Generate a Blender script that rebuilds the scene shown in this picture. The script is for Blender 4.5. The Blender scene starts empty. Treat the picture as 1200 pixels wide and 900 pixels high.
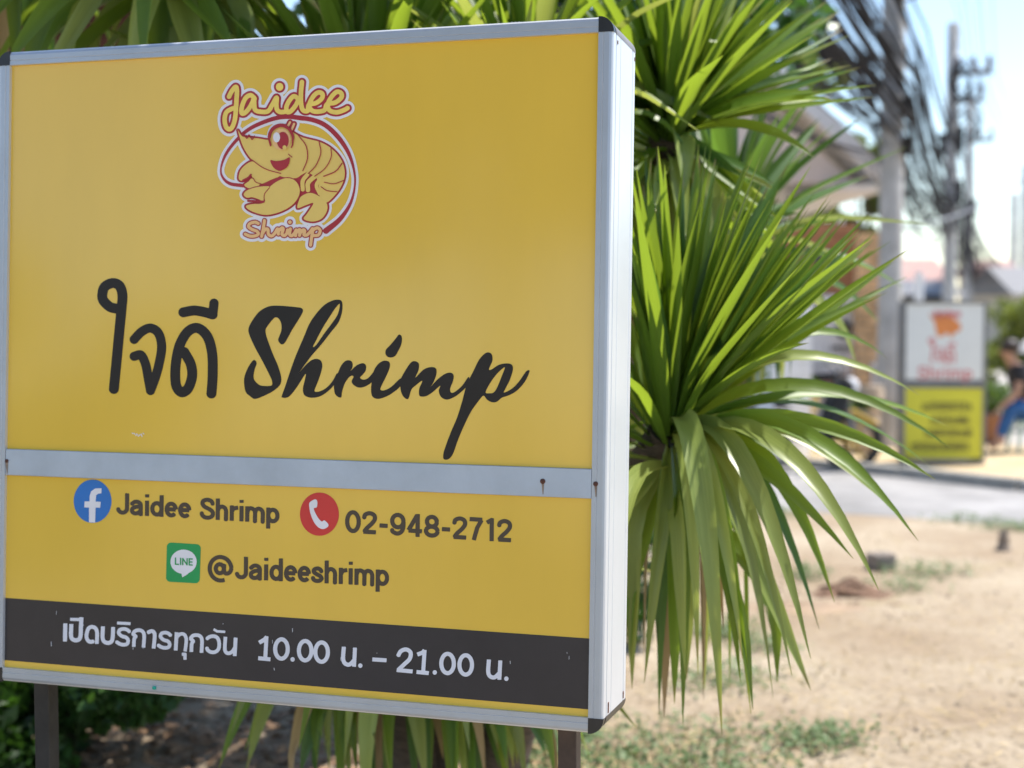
import bpy, bmesh, math, random
import numpy as np
from mathutils import Vector, Matrix
random.seed(7)
np.random.seed(7)
R = math.radians
S = bpy.context.scene
COL = S.collection

# ------------------------------------------------------------------ camera, sky, sun, exposure
CAM = Vector((0, 0, 1.55)); FPX = 1700.0; PITCH = math.atan(90 / FPX)
cd = bpy.data.cameras.new('camera'); cam = bpy.data.objects.new('camera', cd); COL.objects.link(cam)
cam.location = CAM; cam.rotation_euler = (R(90) - PITCH, 0, 0)
cd.sensor_width = 36; cd.lens = 36 * FPX / 1200; cd.clip_end = 2000
cd.dof.use_dof = True; cd.dof.focus_distance = 2.5; cd.dof.aperture_fstop = 2.6
S.camera = cam
SUN_AZ = math.atan2(0.80, 0.36); SUN_EL = R(65)
w = bpy.data.worlds.new('World'); S.world = w; w.use_nodes = True
nt = w.node_tree; bg = nt.nodes['Background']
sky = nt.nodes.new('ShaderNodeTexSky'); sky.sky_type = 'NISHITA'; sky.sun_disc = False
sky.sun_elevation = SUN_EL; sky.sun_rotation = SUN_AZ
sky.air_density = 1.0; sky.dust_density = 0.25; sky.ozone_density = 1.0
nt.links.new(sky.outputs[0], bg.inputs[0]); bg.inputs[1].default_value = 0.12
sd = bpy.data.lights.new('sun', 'SUN'); sun = bpy.data.objects.new('sun', sd); COL.objects.link(sun)
sd.energy = 4.0; sd.angle = R(0.6); sd.color = (1, 0.95, 0.87)
sdir = Vector((math.sin(SUN_AZ) * math.cos(SUN_EL), math.cos(SUN_AZ) * math.cos(SUN_EL), math.sin(SUN_EL)))
sun.rotation_euler = sdir.to_track_quat('Z', 'Y').to_euler(); sun.location = (4, 2, 12)
S.view_settings.view_transform = 'Standard'; S.view_settings.look = 'None'
S.view_settings.exposure = 1.14; S.view_settings.gamma = 1

# ------------------------------------------------------------------ helpers
FW = Vector((0, math.cos(PITCH), -math.sin(PITCH))); UP = Vector((0, math.sin(PITCH), math.cos(PITCH)))
def ray(px, py): return (FW * FPX + Vector((1, 0, 0)) * (px - 600) - UP * (py - 450))
def at(px, py, Y):
    d = ray(px, py); return CAM + d * (Y / d.y)
def gnd(px, py, z=0.0):
    d = ray(px, py); return CAM + d * ((z - CAM.z) / d.z)

def mat(name, col, rough=0.6, var=0.0, scale=8.0, bump=0.0, bscale=None, metal=0.0, spec=0.5, col2=None, rnd=0.0, coat=0.0, stretch=None):
    m = bpy.data.materials.new(name); m.use_nodes = True
    n = m.node_tree.nodes; l = m.node_tree.links; b = n['Principled BSDF']
    b.inputs['Roughness'].default_value = rough; b.inputs['Metallic'].default_value = metal
    b.inputs['Specular IOR Level'].default_value = spec; b.inputs['Base Color'].default_value = (*col, 1)
    b.inputs['Coat Weight'].default_value = coat; b.inputs['Coat Roughness'].default_value = 0.08
    tc = n.new('ShaderNodeTexCoord'); vec = tc.outputs['Object']
    if stretch:
        mp = n.new('ShaderNodeMapping'); mp.inputs['Scale'].default_value = stretch; l.new(vec, mp.inputs[0]); vec = mp.outputs[0]
    if var or col2:
        nz = n.new('ShaderNodeTexNoise'); nz.inputs['Scale'].default_value = scale; nz.inputs['Detail'].default_value = 6; nz.inputs['Roughness'].default_value = .65
        l.new(vec, nz.inputs['Vector'])
        cr = n.new('ShaderNodeValToRGB'); l.new(nz.outputs['Fac'], cr.inputs[0])
        c2 = col2 if col2 else tuple(min(1, c * (1 + var)) for c in col)
        c1 = col if col2 else tuple(c * (1 - var) for c in col)
        cr.color_ramp.elements[0].position = .35; cr.color_ramp.elements[1].position = .65
        cr.color_ramp.elements[0].color = (*c1, 1); cr.color_ramp.elements[1].color = (*c2, 1)
        out = cr.outputs[0]
        if rnd:
            oi = n.new('ShaderNodeObjectInfo'); hs = n.new('ShaderNodeHueSaturation'); mr = n.new('ShaderNodeMapRange')
            mr.inputs[3].default_value = 1 - rnd; mr.inputs[4].default_value = 1 + rnd
            l.new(oi.outputs['Random'], mr.inputs[0]); l.new(mr.outputs[0], hs.inputs['Value']); l.new(out, hs.inputs['Color']); out = hs.outputs[0]
        l.new(out, b.inputs['Base Color'])
    if bump:
        nb = n.new('ShaderNodeTexNoise'); nb.inputs['Scale'].default_value = bscale or scale * 4; nb.inputs['Detail'].default_value = 8
        l.new(vec, nb.inputs['Vector'])
        bp = n.new('ShaderNodeBump'); bp.inputs['Strength'].default_value = bump; bp.inputs['Distance'].default_value = 0.02
        l.new(nb.outputs['Fac'], bp.inputs['Height']); l.new(bp.outputs[0], b.inputs['Normal'])
    return m

def leafmat(name, c1, c2, trans, rough=0.38, tw=0.45, vmin=.7, vmax=1.3):
    m = bpy.data.materials.new(name); m.use_nodes = True
    n = m.node_tree.nodes; l = m.node_tree.links; b = n['Principled BSDF']; out = n['Material Output']
    b.inputs['Roughness'].default_value = rough
    uv = n.new('ShaderNodeTexCoord'); mp = n.new('ShaderNodeMapping'); mp.inputs['Scale'].default_value = (26, 1.6, 1)
    l.new(uv.outputs['UV'], mp.inputs[0])
    nz = n.new('ShaderNodeTexNoise'); nz.inputs['Scale'].default_value = 1.6; nz.inputs['Detail'].default_value = 4; l.new(mp.outputs[0], nz.inputs['Vector'])
    cr = n.new('ShaderNodeValToRGB'); l.new(nz.outputs['Fac'], cr.inputs[0])
    cr.color_ramp.elements[0].position = .3; cr.color_ramp.elements[1].position = .7
    cr.color_ramp.elements[0].color = (*c1, 1); cr.color_ramp.elements[1].color = (*c2, 1)
    oi = n.new('ShaderNodeObjectInfo'); hs = n.new('ShaderNodeHueSaturation'); mr = n.new('ShaderNodeMapRange')
    mr.inputs[3].default_value = vmin; mr.inputs[4].default_value = vmax
    l.new(oi.outputs['Random'], mr.inputs[0]); l.new(mr.outputs[0], hs.inputs['Value']); l.new(cr.outputs[0], hs.inputs['Color'])
    sp = n.new('ShaderNodeSeparateXYZ'); l.new(uv.outputs['UV'], sp.inputs[0])          # dry brown tips
    ad = n.new('ShaderNodeMath'); ad.operation = 'MULTIPLY_ADD'; l.new(nz.outputs['Fac'], ad.inputs[0]); ad.inputs[1].default_value = .12; l.new(sp.outputs[1], ad.inputs[2])
    a2 = n.new('ShaderNodeMath'); a2.operation = 'MULTIPLY_ADD'; l.new(oi.outputs['Random'], a2.inputs[0]); a2.inputs[1].default_value = .10; l.new(ad.outputs[0], a2.inputs[2])
    tp = n.new('ShaderNodeMapRange'); l.new(a2.outputs[0], tp.inputs[0]); tp.inputs[1].default_value = 1.06; tp.inputs[2].default_value = 1.10
    tm = n.new('ShaderNodeMix'); tm.data_type = 'RGBA'; l.new(tp.outputs[0], tm.inputs[0]); l.new(hs.outputs[0], tm.inputs[6]); tm.inputs[7].default_value = (.26, .17, .08, 1)
    l.new(tm.outputs[2], b.inputs['Base Color'])
    tr = n.new('ShaderNodeBsdfTranslucent'); tr.inputs[0].default_value = (*trans, 1)
    mx = n.new('ShaderNodeMixShader'); mx.inputs[0].default_value = tw
    l.new(b.outputs[0], mx.inputs[1]); l.new(tr.outputs[0], mx.inputs[2]); l.new(mx.outputs[0], out.inputs[0])
    return m

class MB:
    def __init__(s): s.v = []; s.f = []
    def add(s, vs, fs):
        o = len(s.v); s.v += [tuple(v) for v in vs]; s.f += [tuple(i + o for i in f) for f in fs]; return s
    def box(s, c, d, M=None):
        c = Vector(c); x, y, z = d[0] / 2, d[1] / 2, d[2] / 2
        vs = [Vector(p) for p in ((-x, -y, -z), (x, -y, -z), (x, y, -z), (-x, y, -z), (-x, -y, z), (x, -y, z), (x, y, z), (-x, y, z))]
        vs = [(M @ p if M else p) + c for p in vs]
        return s.add(vs, [(0, 3, 2, 1), (4, 5, 6, 7), (0, 1, 5, 4), (1, 2, 6, 5), (2, 3, 7, 6), (3, 0, 4, 7)])
    def tube(s, pts, r, n=8, cap=True):
        pts = [Vector(p) for p in pts]; rr = r if isinstance(r, (list, tuple)) else [r] * len(pts)
        vs = []; fs = []
        for i, p in enumerate(pts):
            t = (pts[min(i + 1, len(pts) - 1)] - pts[max(i - 1, 0)]).normalized()
            a = t.cross(Vector((0, 0, 1)))
            if a.length < .05: a = t.cross(Vector((0, 1, 0)))
            a.normalize(); b = t.cross(a)
            for k in range(n):
                q = 2 * math.pi * k / n; vs.append(p + (a * math.cos(q) + b * math.sin(q)) * rr[i])
        for i in range(len(pts) - 1):
            for k in range(n):
                fs.append((i * n + k, i * n + (k + 1) % n, (i + 1) * n + (k + 1) % n, (i + 1) * n + k))
        if cap: fs += [tuple(range(n)), tuple(reversed(range((len(pts) - 1) * n, len(pts) * n)))]
        return s.add(vs, fs)
    def lathe(s, c, prof, n=16):
        c = Vector(c); vs = []; fs = []
        for (r, z) in prof:
            for k in range(n):
                q = 2 * math.pi * k / n; vs.append(c + Vector((r * math.cos(q), r * math.sin(q), z)))
        for i in range(len(prof) - 1):
            for k in range(n): fs.append((i * n + k, i * n + (k + 1) % n, (i + 1) * n + (k + 1) % n, (i + 1) * n + k))
        fs += [tuple(reversed(range(n))), tuple(range((len(prof) - 1) * n, len(prof) * n))]
        return s.add(vs, fs)
    def prism(s, poly, ext):
        n = len(poly); ext = Vector(ext); a = [Vector(p) for p in poly]; b = [p + ext for p in a]
        return s.add(a + b, [tuple(reversed(range(n))), tuple(range(n, 2 * n))] + [(i, (i + 1) % n, n + (i + 1) % n, n + i) for i in range(n)])
    def build(s, name, m, parent=None, smooth=False, bevel=0.0):
        me = bpy.data.meshes.new(name); me.from_pydata(s.v, [], s.f); me.update()
        if smooth: me.shade_smooth()
        me.materials.append(m)
        o = bpy.data.objects.new(name, me); COL.objects.link(o)
        if parent: o.parent = parent
        if bevel:
            bv = o.modifiers.new('bevel', 'BEVEL'); bv.width = bevel; bv.segments = 2; bv.limit_method = 'ANGLE'
        return o
def tag(o, label=None, cat=None, group=None, kind=None):
    if label: o['label'] = label
    if cat: o['category'] = cat
    if group: o['group'] = group
    if kind: o['kind'] = kind
    return o
def empty(name, loc=(0, 0, 0), rz=0):
    o = bpy.data.objects.new(name, None); COL.objects.link(o); o.location = loc; o.rotation_euler = (0, 0, rz); o.empty_display_size = .1
    return o
def BX(name, c, d, m, parent=None, bevel=0.0, M=None): return MB().box(c, d, M).build(name, m, parent, bevel=bevel)

# ------------------------------------------------------------------ materials
def ground_mat():
    m = bpy.data.materials.new('dry_sandy_soil'); m.use_nodes = True
    n = m.node_tree.nodes; l = m.node_tree.links; b = n['Principled BSDF']; b.inputs['Roughness'].default_value = .95; b.inputs['Specular IOR Level'].default_value = .2
    tc = n.new('ShaderNodeTexCoord')
    def noise(sc, det=6, ro=.6):
        z = n.new('ShaderNodeTexNoise'); z.inputs['Scale'].default_value = sc; z.inputs['Detail'].default_value = det; z.inputs['Roughness'].default_value = ro
        l.new(tc.outputs['Object'], z.inputs['Vector']); return z.outputs['Fac']
    def ramp(f, a, ca, b_, cb):
        r = n.new('ShaderNodeValToRGB'); r.color_ramp.elements[0].position = a; r.color_ramp.elements[1].position = b_
        r.color_ramp.elements[0].color = (*ca, 1); r.color_ramp.elements[1].color = (*cb, 1); l.new(f, r.inputs[0]); return r.outputs[0]
    big = ramp(noise(.9), .38, (.34, .265, .19), .62, (.46, .39, .30))
    fine = ramp(noise(22, 8, .7), .3, (.74, .71, .66), .7, (1.10, 1.08, 1.06))
    mx = n.new('ShaderNodeMix'); mx.data_type = 'RGBA'; mx.blend_type = 'MULTIPLY'; mx.inputs[0].default_value = 1
    l.new(big, mx.inputs[6]); l.new(fine, mx.inputs[7])
    pat = ramp(noise(1.7, 5, .6), .60, (0, 0, 0), .72, (1, 1, 1))
    m2 = n.new('ShaderNodeMix'); m2.data_type = 'RGBA'; l.new(pat, m2.inputs[0]); l.new(mx.outputs[2], m2.inputs[6]); m2.inputs[7].default_value = (.30, .24, .12, 1)
    l.new(m2.outputs[2], b.inputs['Base Color'])
    bp = n.new('ShaderNodeBump'); bp.inputs['Strength'].default_value = .8; bp.inputs['Distance'].default_value = .06
    l.new(noise(5, 12, .72), bp.inputs['Height']); l.new(bp.outputs[0], b.inputs['Normal'])
    return m
M = {}
M['soil'] = ground_mat()
M['asphalt'] = mat('worn_grey_asphalt', (.26, .25, .245), .9, .28, 1.3, .4, 40)
M['verge'] = mat('pale_sand_verge', (.45, .34, .2), .95, .2, 2, .4, 20)
M['kerb'] = mat('concrete_kerb', (.30, .29, .27), .9, .2, 5, .3)
M['concrete'] = mat('weathered_concrete', (.33, .32, .31), .9, .25, 3, .3, 25)
M['alu'] = mat('brushed_aluminium', (.64, .66, .69), .40, .04, 2.5, 0, metal=.35)
M['alu_front'] = mat('shaded_aluminium', (.42, .46, .52), .42, .06, 5, .02, 80, metal=.5)  # darker bluish copy of the aluminium, shade of the front painted in
M['strip'] = mat('flat_aluminium_strip', (.42, .48, .58), .38, .08, 7, .03, 60, metal=.5)
M['cap'] = mat('black_plastic', (.018, .018, .02), .35, .3, 20)
M['yellow'] = mat('yellow_vinyl', (.80, .525, .072), .14, .03, 2.0, .03, 1.6, spec=.55, stretch=(1.6, 1, .5))
M['black'] = mat('black_vinyl', (.017, .013, .013), .34, .12, 6, spec=.3)
M['band'] = mat('charcoal_vinyl', (.034, .032, .037), .26, .10, 5, spec=.4)
M['brown'] = mat('dark_brown_vinyl', (.060, .042, .028), .35, .1, 8)
M['pale'] = mat('pale_lavender_vinyl', (.70, .72, .80), .35, .05, 8)
M['wht'] = mat('white_vinyl', (.80, .79, .83), .35, .05, 8)
M['red'] = mat('crimson_vinyl', (.40, .018, .03), .35, .08, 8)
M['ylw2'] = mat('light_yellow_vinyl', (.80, .57, .14), .35, .04, 10)
M['ylw3'] = mat('lemon_yellow_vinyl', (.88, .66, .13), .35, .10, 16)
M['peach'] = mat('peach_vinyl', (.86, .52, .22), .35, .05, 8)
M['blue'] = mat('blue_vinyl', (.015, .17, .55), .3, .05, 8)
M['redd'] = mat('red_vinyl', (.62, .03, .03), .3, .05, 8)
M['green'] = mat('green_vinyl', (.004, .32, .085), .3, .05, 8)
M['teal'] = mat('teal_paint', (.0, .35, .25), .4)
M['rust'] = mat('rusty_screw', (.10, .035, .02), .7, .4, 200)
M['ruststain'] = mat('rust_stain', (.27, .20, .15), .6, .3, 60)
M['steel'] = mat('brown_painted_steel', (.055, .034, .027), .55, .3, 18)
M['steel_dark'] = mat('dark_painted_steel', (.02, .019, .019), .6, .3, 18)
M['palm'] = leafmat('sword_leaf', (.06, .13, .014), (.14, .235, .028), (.30, .41, .03), .44, .45)
M['palm_old_sunlit'] = leafmat('sword_leaf_older_sunlit', (.14, .20, .04), (.30, .36, .10), (.45, .50, .09), .36, .38)  # older leaves, paled further to paint in sunlit highlights
M['palm_dark'] = leafmat('sword_leaf_bluish', (.036, .095, .025), (.075, .155, .035), (.15, .27, .03), .44, .4)
M['dry_leaf'] = leafmat('dry_sword_leaf', (.30, .19, .08), (.45, .32, .15), (.3, .2, .08), .6, .2)
M['bark'] = mat('ringed_bark', (.10, .075, .055), .9, .35, 14, .6, 40, stretch=(1, 1, 5))
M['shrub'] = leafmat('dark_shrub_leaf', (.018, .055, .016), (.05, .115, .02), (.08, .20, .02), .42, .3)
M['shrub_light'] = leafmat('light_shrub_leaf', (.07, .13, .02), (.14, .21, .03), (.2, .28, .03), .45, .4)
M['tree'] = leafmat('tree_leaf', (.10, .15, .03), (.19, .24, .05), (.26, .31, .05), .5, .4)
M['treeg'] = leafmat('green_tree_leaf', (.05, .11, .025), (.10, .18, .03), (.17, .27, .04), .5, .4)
M['grass'] = leafmat('ground_herb', (.07, .13, .045), (.16, .22, .09), (.16, .24, .07), .6, .28)
M['straw'] = mat('straw', (.40, .30, .16), .9, .35, 5)
M['litter'] = mat('dry_leaf_litter', (.22, .13, .07), .85, .5, 9)
M['dirt'] = mat('dug_brown_dirt', (.17, .10, .065), .95, .35, 12, .8, 30)
M['cable'] = mat('black_cable', (.022, .022, .028), .85, spec=.15)
M['wire'] = mat('grey_wire', (.22, .23, .25), .5)
M['pole'] = mat('grey_concrete_pole', (.46, .45, .44), .9, .22, 3, .2, 20)
M['iron'] = mat('galvanised_iron', (.16, .16, .17), .6, .2, 8)
M['porcelain'] = mat('brown_porcelain', (.10, .06, .05), .3)
M['roofing'] = mat('pale_metal_roof', (.62, .59, .57), .6, .1, 4)
M['stucco'] = mat('pinkish_stucco', (.72, .64, .60), .9, .06, 4, .2)
M['soffit'] = mat('white_soffit_board', (.78, .75, .73), .8, .04, 6)
M['wood'] = mat('orange_timber', (.46, .20, .095), .7, .25, 5, .2, stretch=(1, 1, 8))
M['dark'] = mat('dark_glass', (.02, .02, .022), .15, .2, 3)
M['white'] = mat('white_paint', (.78, .78, .78), .6, .05, 5)
M['tile'] = mat('white_glazed_tile', (.8, .8, .81), .25, .03, 9)
M['greyw'] = mat('grey_painted_panel', (.60, .61, .65), .8, .1, 5)
M['brick'] = mat('tan_brick', (.62, .39, .21), .9, .25, 9, .3, rnd=.2)
M['mortar'] = mat('mortar', (.42, .38, .33), .95, .2, 10)
M['brownbrick'] = mat('dark_red_plank', (.12, .045, .03), .8, .35, 7, .2, rnd=.3)
M['redroof'] = mat('faded_red_roof', (.36, .22, .19), .8, .2, 3)
M['cream'] = mat('cream_wall', (.55, .50, .42), .9, .1, 3)
M['signwhite'] = mat('white_sign_film', (.72, .74, .73), .4, .03, 4)
M['lime'] = mat('lime_yellow_film', (.62, .60, .035), .4, .05, 4)
M['orange'] = mat('orange_print', (.72, .24, .06), .4, .1, 20)
M['pinkred'] = mat('faded_red_print', (.62, .20, .20), .4, .05, 20)
M['olive'] = mat('dark_olive_print', (.11, .10, .02), .5)
M['framegrey'] = mat('grey_metal_frame', (.20, .20, .20), .5, .2, 8)
M['terracotta'] = mat('terracotta', (.34, .17, .10), .85, .25, 10)
M['beigepot'] = mat('beige_stoneware', (.50, .40, .30), .8, .15, 10)
M['creampot'] = mat('cream_pot', (.68, .57, .33), .6, .06, 8)
M['bluep'] = mat('blue_plastic', (.02, .16, .62), .35, .05, 5)
M['yellowp'] = mat('yellow_paint', (.60, .38, .04), .45, .1, 8)
M['rubber'] = mat('black_rubber', (.02, .02, .02), .8, .2, 10)
M['skin'] = mat('skin', (.42, .24, .16), .55, .08, 12)
M['hair'] = mat('dark_hair', (.03, .018, .014), .5, .3, 40)
M['shirt'] = mat('black_cotton', (.02, .02, .024), .9, .2, 20)
M['jeans'] = mat('blue_denim', (.03, .11, .30), .9, .2, 25)
M['stool'] = mat('pale_green_plastic', (.42, .55, .45), .5, .05, 8)

# ------------------------------------------------------------------ ground, road
def sheet(name, pts, z, m, sub=0):
    mb = MB().add([(p[0], p[1], z) for p in pts], [tuple(range(len(pts)))])
    return tag(mb.build(name, m), kind='structure')
sheet('ground', [(-600, -400), (600, -400), (600, 900), (-600, 900)], 0, M['soil'])
e1 = [gnd(300, 592), gnd(760, 592), gnd(900, 597), gnd(1050, 606), gnd(1200, 617), gnd(1500, 640)]
e2 = [gnd(1600, 605), gnd(1200, 576), gnd(1060, 560), gnd(950, 549), gnd(760, 541), gnd(300, 541)]
road = sheet('road', [(p.x, p.y) for p in e1 + e2], .004, M['asphalt'])
# kerb along the far edge of the road, in separate stones
kroot = tag(empty('kerb'), kind='structure')
pts = list(reversed(e2))
for a, b in zip(pts[1:-1], pts[2:]):
    L = (b - a).length; n = max(1, int(L / .95)); ang = math.atan2(b.y - a.y, b.x - a.x)
    for i in range(n):
        c = a.lerp(b, (i + .5) / n)
        BX('kerb_stone', (c.x, c.y + .08, .045 + random.uniform(-.008, .008)), (L / n - .02, .14, .10), M['kerb'], kroot, M=Matrix.Rotation(ang, 3, 'Z'))
v0 = [(p.x, p.y + .16) for p in reversed(e2)]
sheet('verge', v0 + [(40, 22), (-20, 22)], .008, M['verge'])
sheet('pavement', [gnd(1100, 520)[:2], gnd(1420, 530)[:2], (40, 60), (13, 60)], .012, mat('pale_concrete_paving', (.42, .39, .36), .9, .12, 1.5, .2))

# ------------------------------------------------------------------ flat print: distance fields traced in panel coordinates
def cat_rom(p, n=6, closed=False):
    p = np.array(p, float); k = len(p)
    if k < 3: return p
    out = []
    for i in range(k if closed else k - 1):
        a = p[(i - 1) % k] if closed or i > 0 else 2 * p[0] - p[1]
        b = p[i]; c = p[(i + 1) % k]
        d = p[(i + 2) % k] if closed or i + 2 < k else 2 * p[-1] - p[-2]
        for t in np.arange(n) / n:
            out.append(.5 * (2 * b + (c - a) * t + (2 * a - 5 * b + 4 * c - d) * t * t + (3 * b - 3 * c + d - a) * t ** 3))
    if not closed: out.append(p[-1])
    return np.array(out)
class Art:
    """strokes and outlines in picture units of the print"""
    def __init__(s): s.it = []
    def st(s, pts, r, tf=(0, 0, 1), smooth=True, butt=False):
        q = np.array([[p[0], p[1]] for p in pts], float); q = np.stack([tf[0] + q[:, 0] / tf[2], tf[1] + q[:, 1] / tf[2]], 1)
        rr = np.array(r if hasattr(r, '__len__') else [r] * len(q), float) / tf[2]
        if smooth and len(q) > 2:
            z = cat_rom(np.c_[q, rr], 5); q, rr = z[:, :2], z[:, 2]
        s.it.append(('s', q, rr, butt)); return s
    def pg(s, pts, tf=(0, 0, 1), smooth=True, hole=False):
        q = np.array(pts, float); q = np.stack([tf[0] + q[:, 0] / tf[2], tf[1] + q[:, 1] / tf[2]], 1)
        s.it.append(('h' if hole else 'p', cat_rom(q, 4, True) if smooth else q, None, False)); return s
    def el(s, c, rx, ry, tf=(0, 0, 1), hole=False):
        a = np.linspace(0, 2 * math.pi, 40, endpoint=False)
        return s.pg(np.c_[c[0] + rx * np.cos(a), c[1] + ry * np.sin(a)], tf, False, hole)
    def bbox(s, pad):
        a = np.concatenate([i[1] for i in s.it if i[0] != 'h']); rm = max([i[2].max() for i in s.it if i[0] == 's'] + [0])
        return a.min(0) - rm - pad, a.max(0) + rm + pad
    def field(s, X, Y):
        D = np.full(X.shape, 1e3)
        for k, q, rr, butt in s.it:
            if k == 's':
                if len(q) == 1: D = np.minimum(D, np.hypot(X - q[0, 0], Y - q[0, 1]) - rr[0]); continue
                for i in range(len(q) - 1):
                    d = q[i + 1] - q[i]; L = math.hypot(*d)
                    if L < 1e-6: continue
                    d = d / L; sx = (X - q[i, 0]) * d[0] + (Y - q[i, 1]) * d[1]; px = np.abs((X - q[i, 0]) * d[1] - (Y - q[i, 1]) * d[0])
                    t = np.clip(sx / L, 0, 1); r = rr[i] + (rr[i + 1] - rr[i]) * t
                    e = np.hypot(px, sx - t * L) - r
                    if butt:
                        if i == 0: e = np.where(sx < 0, np.maximum(px - r, -sx), e)
                        if i == len(q) - 2: e = np.where(sx > L, np.maximum(px - r, sx - L), e)
                    D = np.minimum(D, e)
            else:
                dd = np.full(X.shape, 1e9); ins = np.zeros(X.shape, bool); n = len(q)
                for i in range(n):
                    a, b = q[i], q[(i + 1) % n]; ex, ey = b - a; L2 = ex * ex + ey * ey
                    if L2 < 1e-12: continue
                    wx, wy = X - a[0], Y - a[1]; t = np.clip((wx * ex + wy * ey) / L2, 0, 1)
                    dd = np.minimum(dd, (wx - t * ex) ** 2 + (wy - t * ey) ** 2)
                    c = ((a[1] <= Y) & (b[1] > Y)) | ((b[1] <= Y) & (a[1] > Y))
                    if ey != 0: ins ^= c & (X < a[0] + (Y - a[1]) * ex / ey)
                d = np.where(ins, -1, 1) * np.sqrt(dd)
                D = np.maximum(D, -d) if k == 'h' else np.minimum(D, d)
        return D
def contour(art, thr, step, maxpad=None):
    lo, hi = art.bbox(thr + 3 * step + (maxpad or 0))
    xs = np.arange(lo[0], hi[0], step); ys = np.arange(lo[1], hi[1], step)
    X, Y = np.meshgrid(xs, ys); D = art.field(X, Y) - thr
    D[np.abs(D) < 1e-6] = 1e-6
    I = D < 0; V = []; Fc = []
    full = I[:-1, :-1] & I[1:, :-1] & I[:-1, 1:] & I[1:, 1:]
    anyc = I[:-1, :-1] | I[1:, :-1] | I[:-1, 1:] | I[1:, 1:]
    for j in range(full.shape[0]):
        row = np.concatenate([[0], full[j].astype(int), [0]]); df = np.diff(row)
        for a, b in zip(np.where(df == 1)[0], np.where(df == -1)[0]):
            o = len(V); V += [(xs[a], ys[j]), (xs[b], ys[j]), (xs[b], ys[j + 1]), (xs[a], ys[j + 1])]; Fc.append((o, o + 1, o + 2, o + 3))
    for j, i in zip(*np.where(anyc & ~full)):
        c = [(i, j), (i + 1, j), (i + 1, j + 1), (i, j + 1)]; o = len(V); k = 0
        for q in range(4):
            a = c[q]; b = c[(q + 1) % 4]; da = D[a[1], a[0]]; db = D[b[1], b[0]]
            if da < 0: V.append((xs[a[0]], ys[a[1]])); k += 1
            if (da < 0) != (db < 0):
                t = da / (da - db); V.append((xs[a[0]] + t * (xs[b[0]] - xs[a[0]]), ys[a[1]] + t * (ys[b[1]] - ys[a[1]]))); k += 1
        if k >= 3: Fc.append(tuple(range(o, o + k)))
    return np.array(V), Fc

# ------------------------------------------------------------------ the sign
SW, SH, SD = 1.20309, 1.2, .172
yaw, pit, rol = -0.297971, -0.048229, 0.000691
SM = Matrix.Rotation(yaw, 4, 'Z') @ Matrix.Rotation(pit, 4, 'X') @ Matrix.Rotation(rol, 4, 'Y')
SM = Matrix.Translation((0.151961, 2.389739, 0.836413)) @ SM
SI = SM.inverted(); SC = SI @ CAM; SR = SI.to_3x3()
sign = empty('signboard'); sign.matrix_world = SM
tag(sign, 'large square yellow aluminium-framed shop signboard on two steel posts', 'sign')
A_ = np.array([list(SR @ Vector((1, 0, 0))), list(SR @ UP), list(SR @ FW)])
def to_panel(V, y):
    V = np.asarray(V, float); d = np.outer(V[:, 0] - 600, A_[0]) - np.outer(V[:, 1] - 450, A_[1]) + FPX * A_[2]
    t = (y - SC.y) / d[:, 1]; return np.array(SC) + d * t[:, None]
PY = .007
panel = None
def decal(name, art, thr, layer, m, step=.4, parent=None, tf=None):
    V, Fc = contour(art, thr, step)
    P = to_panel(V, PY - .0005 * layer) if tf is None else tf(V, layer)
    me = bpy.data.meshes.new(name); me.from_pydata(P.tolist(), [], Fc); me.update(); me.materials.append(m)
    o = bpy.data.objects.new(name, me); COL.objects.link(o); o.parent = parent if parent is not None else panel
    return o
FR = .026                                             # width of the frame bars
panel = BX('face_panel', (-SW / 2, PY + .003, SH / 2), (SW - .04, .006, SH - .04), M['yellow'], sign)
BX('back_panel', (-SW / 2, SD - .012, SH / 2), (SW - .04, .006, SH - .04), M['white'], sign)
# aluminium extrusion profile: (outwards from panel, depth)
prof = [(0, 0), (.0075, 0), (.0082, .0012), (.0090, .0012), (.0097, 0), (.0185, 0), (.0225, .0014), (.025, .0036), (.026, .0065), (.026, .018), (.0247, .0192), (.0247, .0232), (.026, .0244),
        (.026, .052), (.0252, .053), (.0252, .056), (.026, .057), (.026, .146), (.0247, .148), (.0247, .152), (.026, .154), (.026, SD - .003), (.023, SD), (0, SD)]
def bar(name, p0, p1, outv, split):
    p0 = Vector(p0); p1 = Vector(p1); outv = Vector(outv)
    mb = MB(); mb.prism([p0 + outv * a + Vector((0, 1, 0)) * d for a, d in prof], p1 - p0)
    o = mb.build(name, M['alu'], sign)
    o.data.materials.append(M['alu_front'])
    for f in o.data.polygons:
        if abs(f.normal.y) > .8 and f.center.y < .05: f.material_index = 1  # front faces get the copy with painted-in shade
    return o
bar('frame_bar', (-SW + FR, 0, SH - FR), (-FR, 0, SH - FR), (0, 0, 1), 0)
bar('frame_bar', (-SW + FR, 0, FR), (-FR, 0, FR), (0, 0, -1), 0)
bar('frame_bar', (-FR, 0, FR), (-FR, 0, SH - FR), (1, 0, 0), 0)
bar('frame_bar', (-SW + FR, 0, FR), (-SW + FR, 0, SH - FR), (-1, 0, 0), 0)
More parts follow.
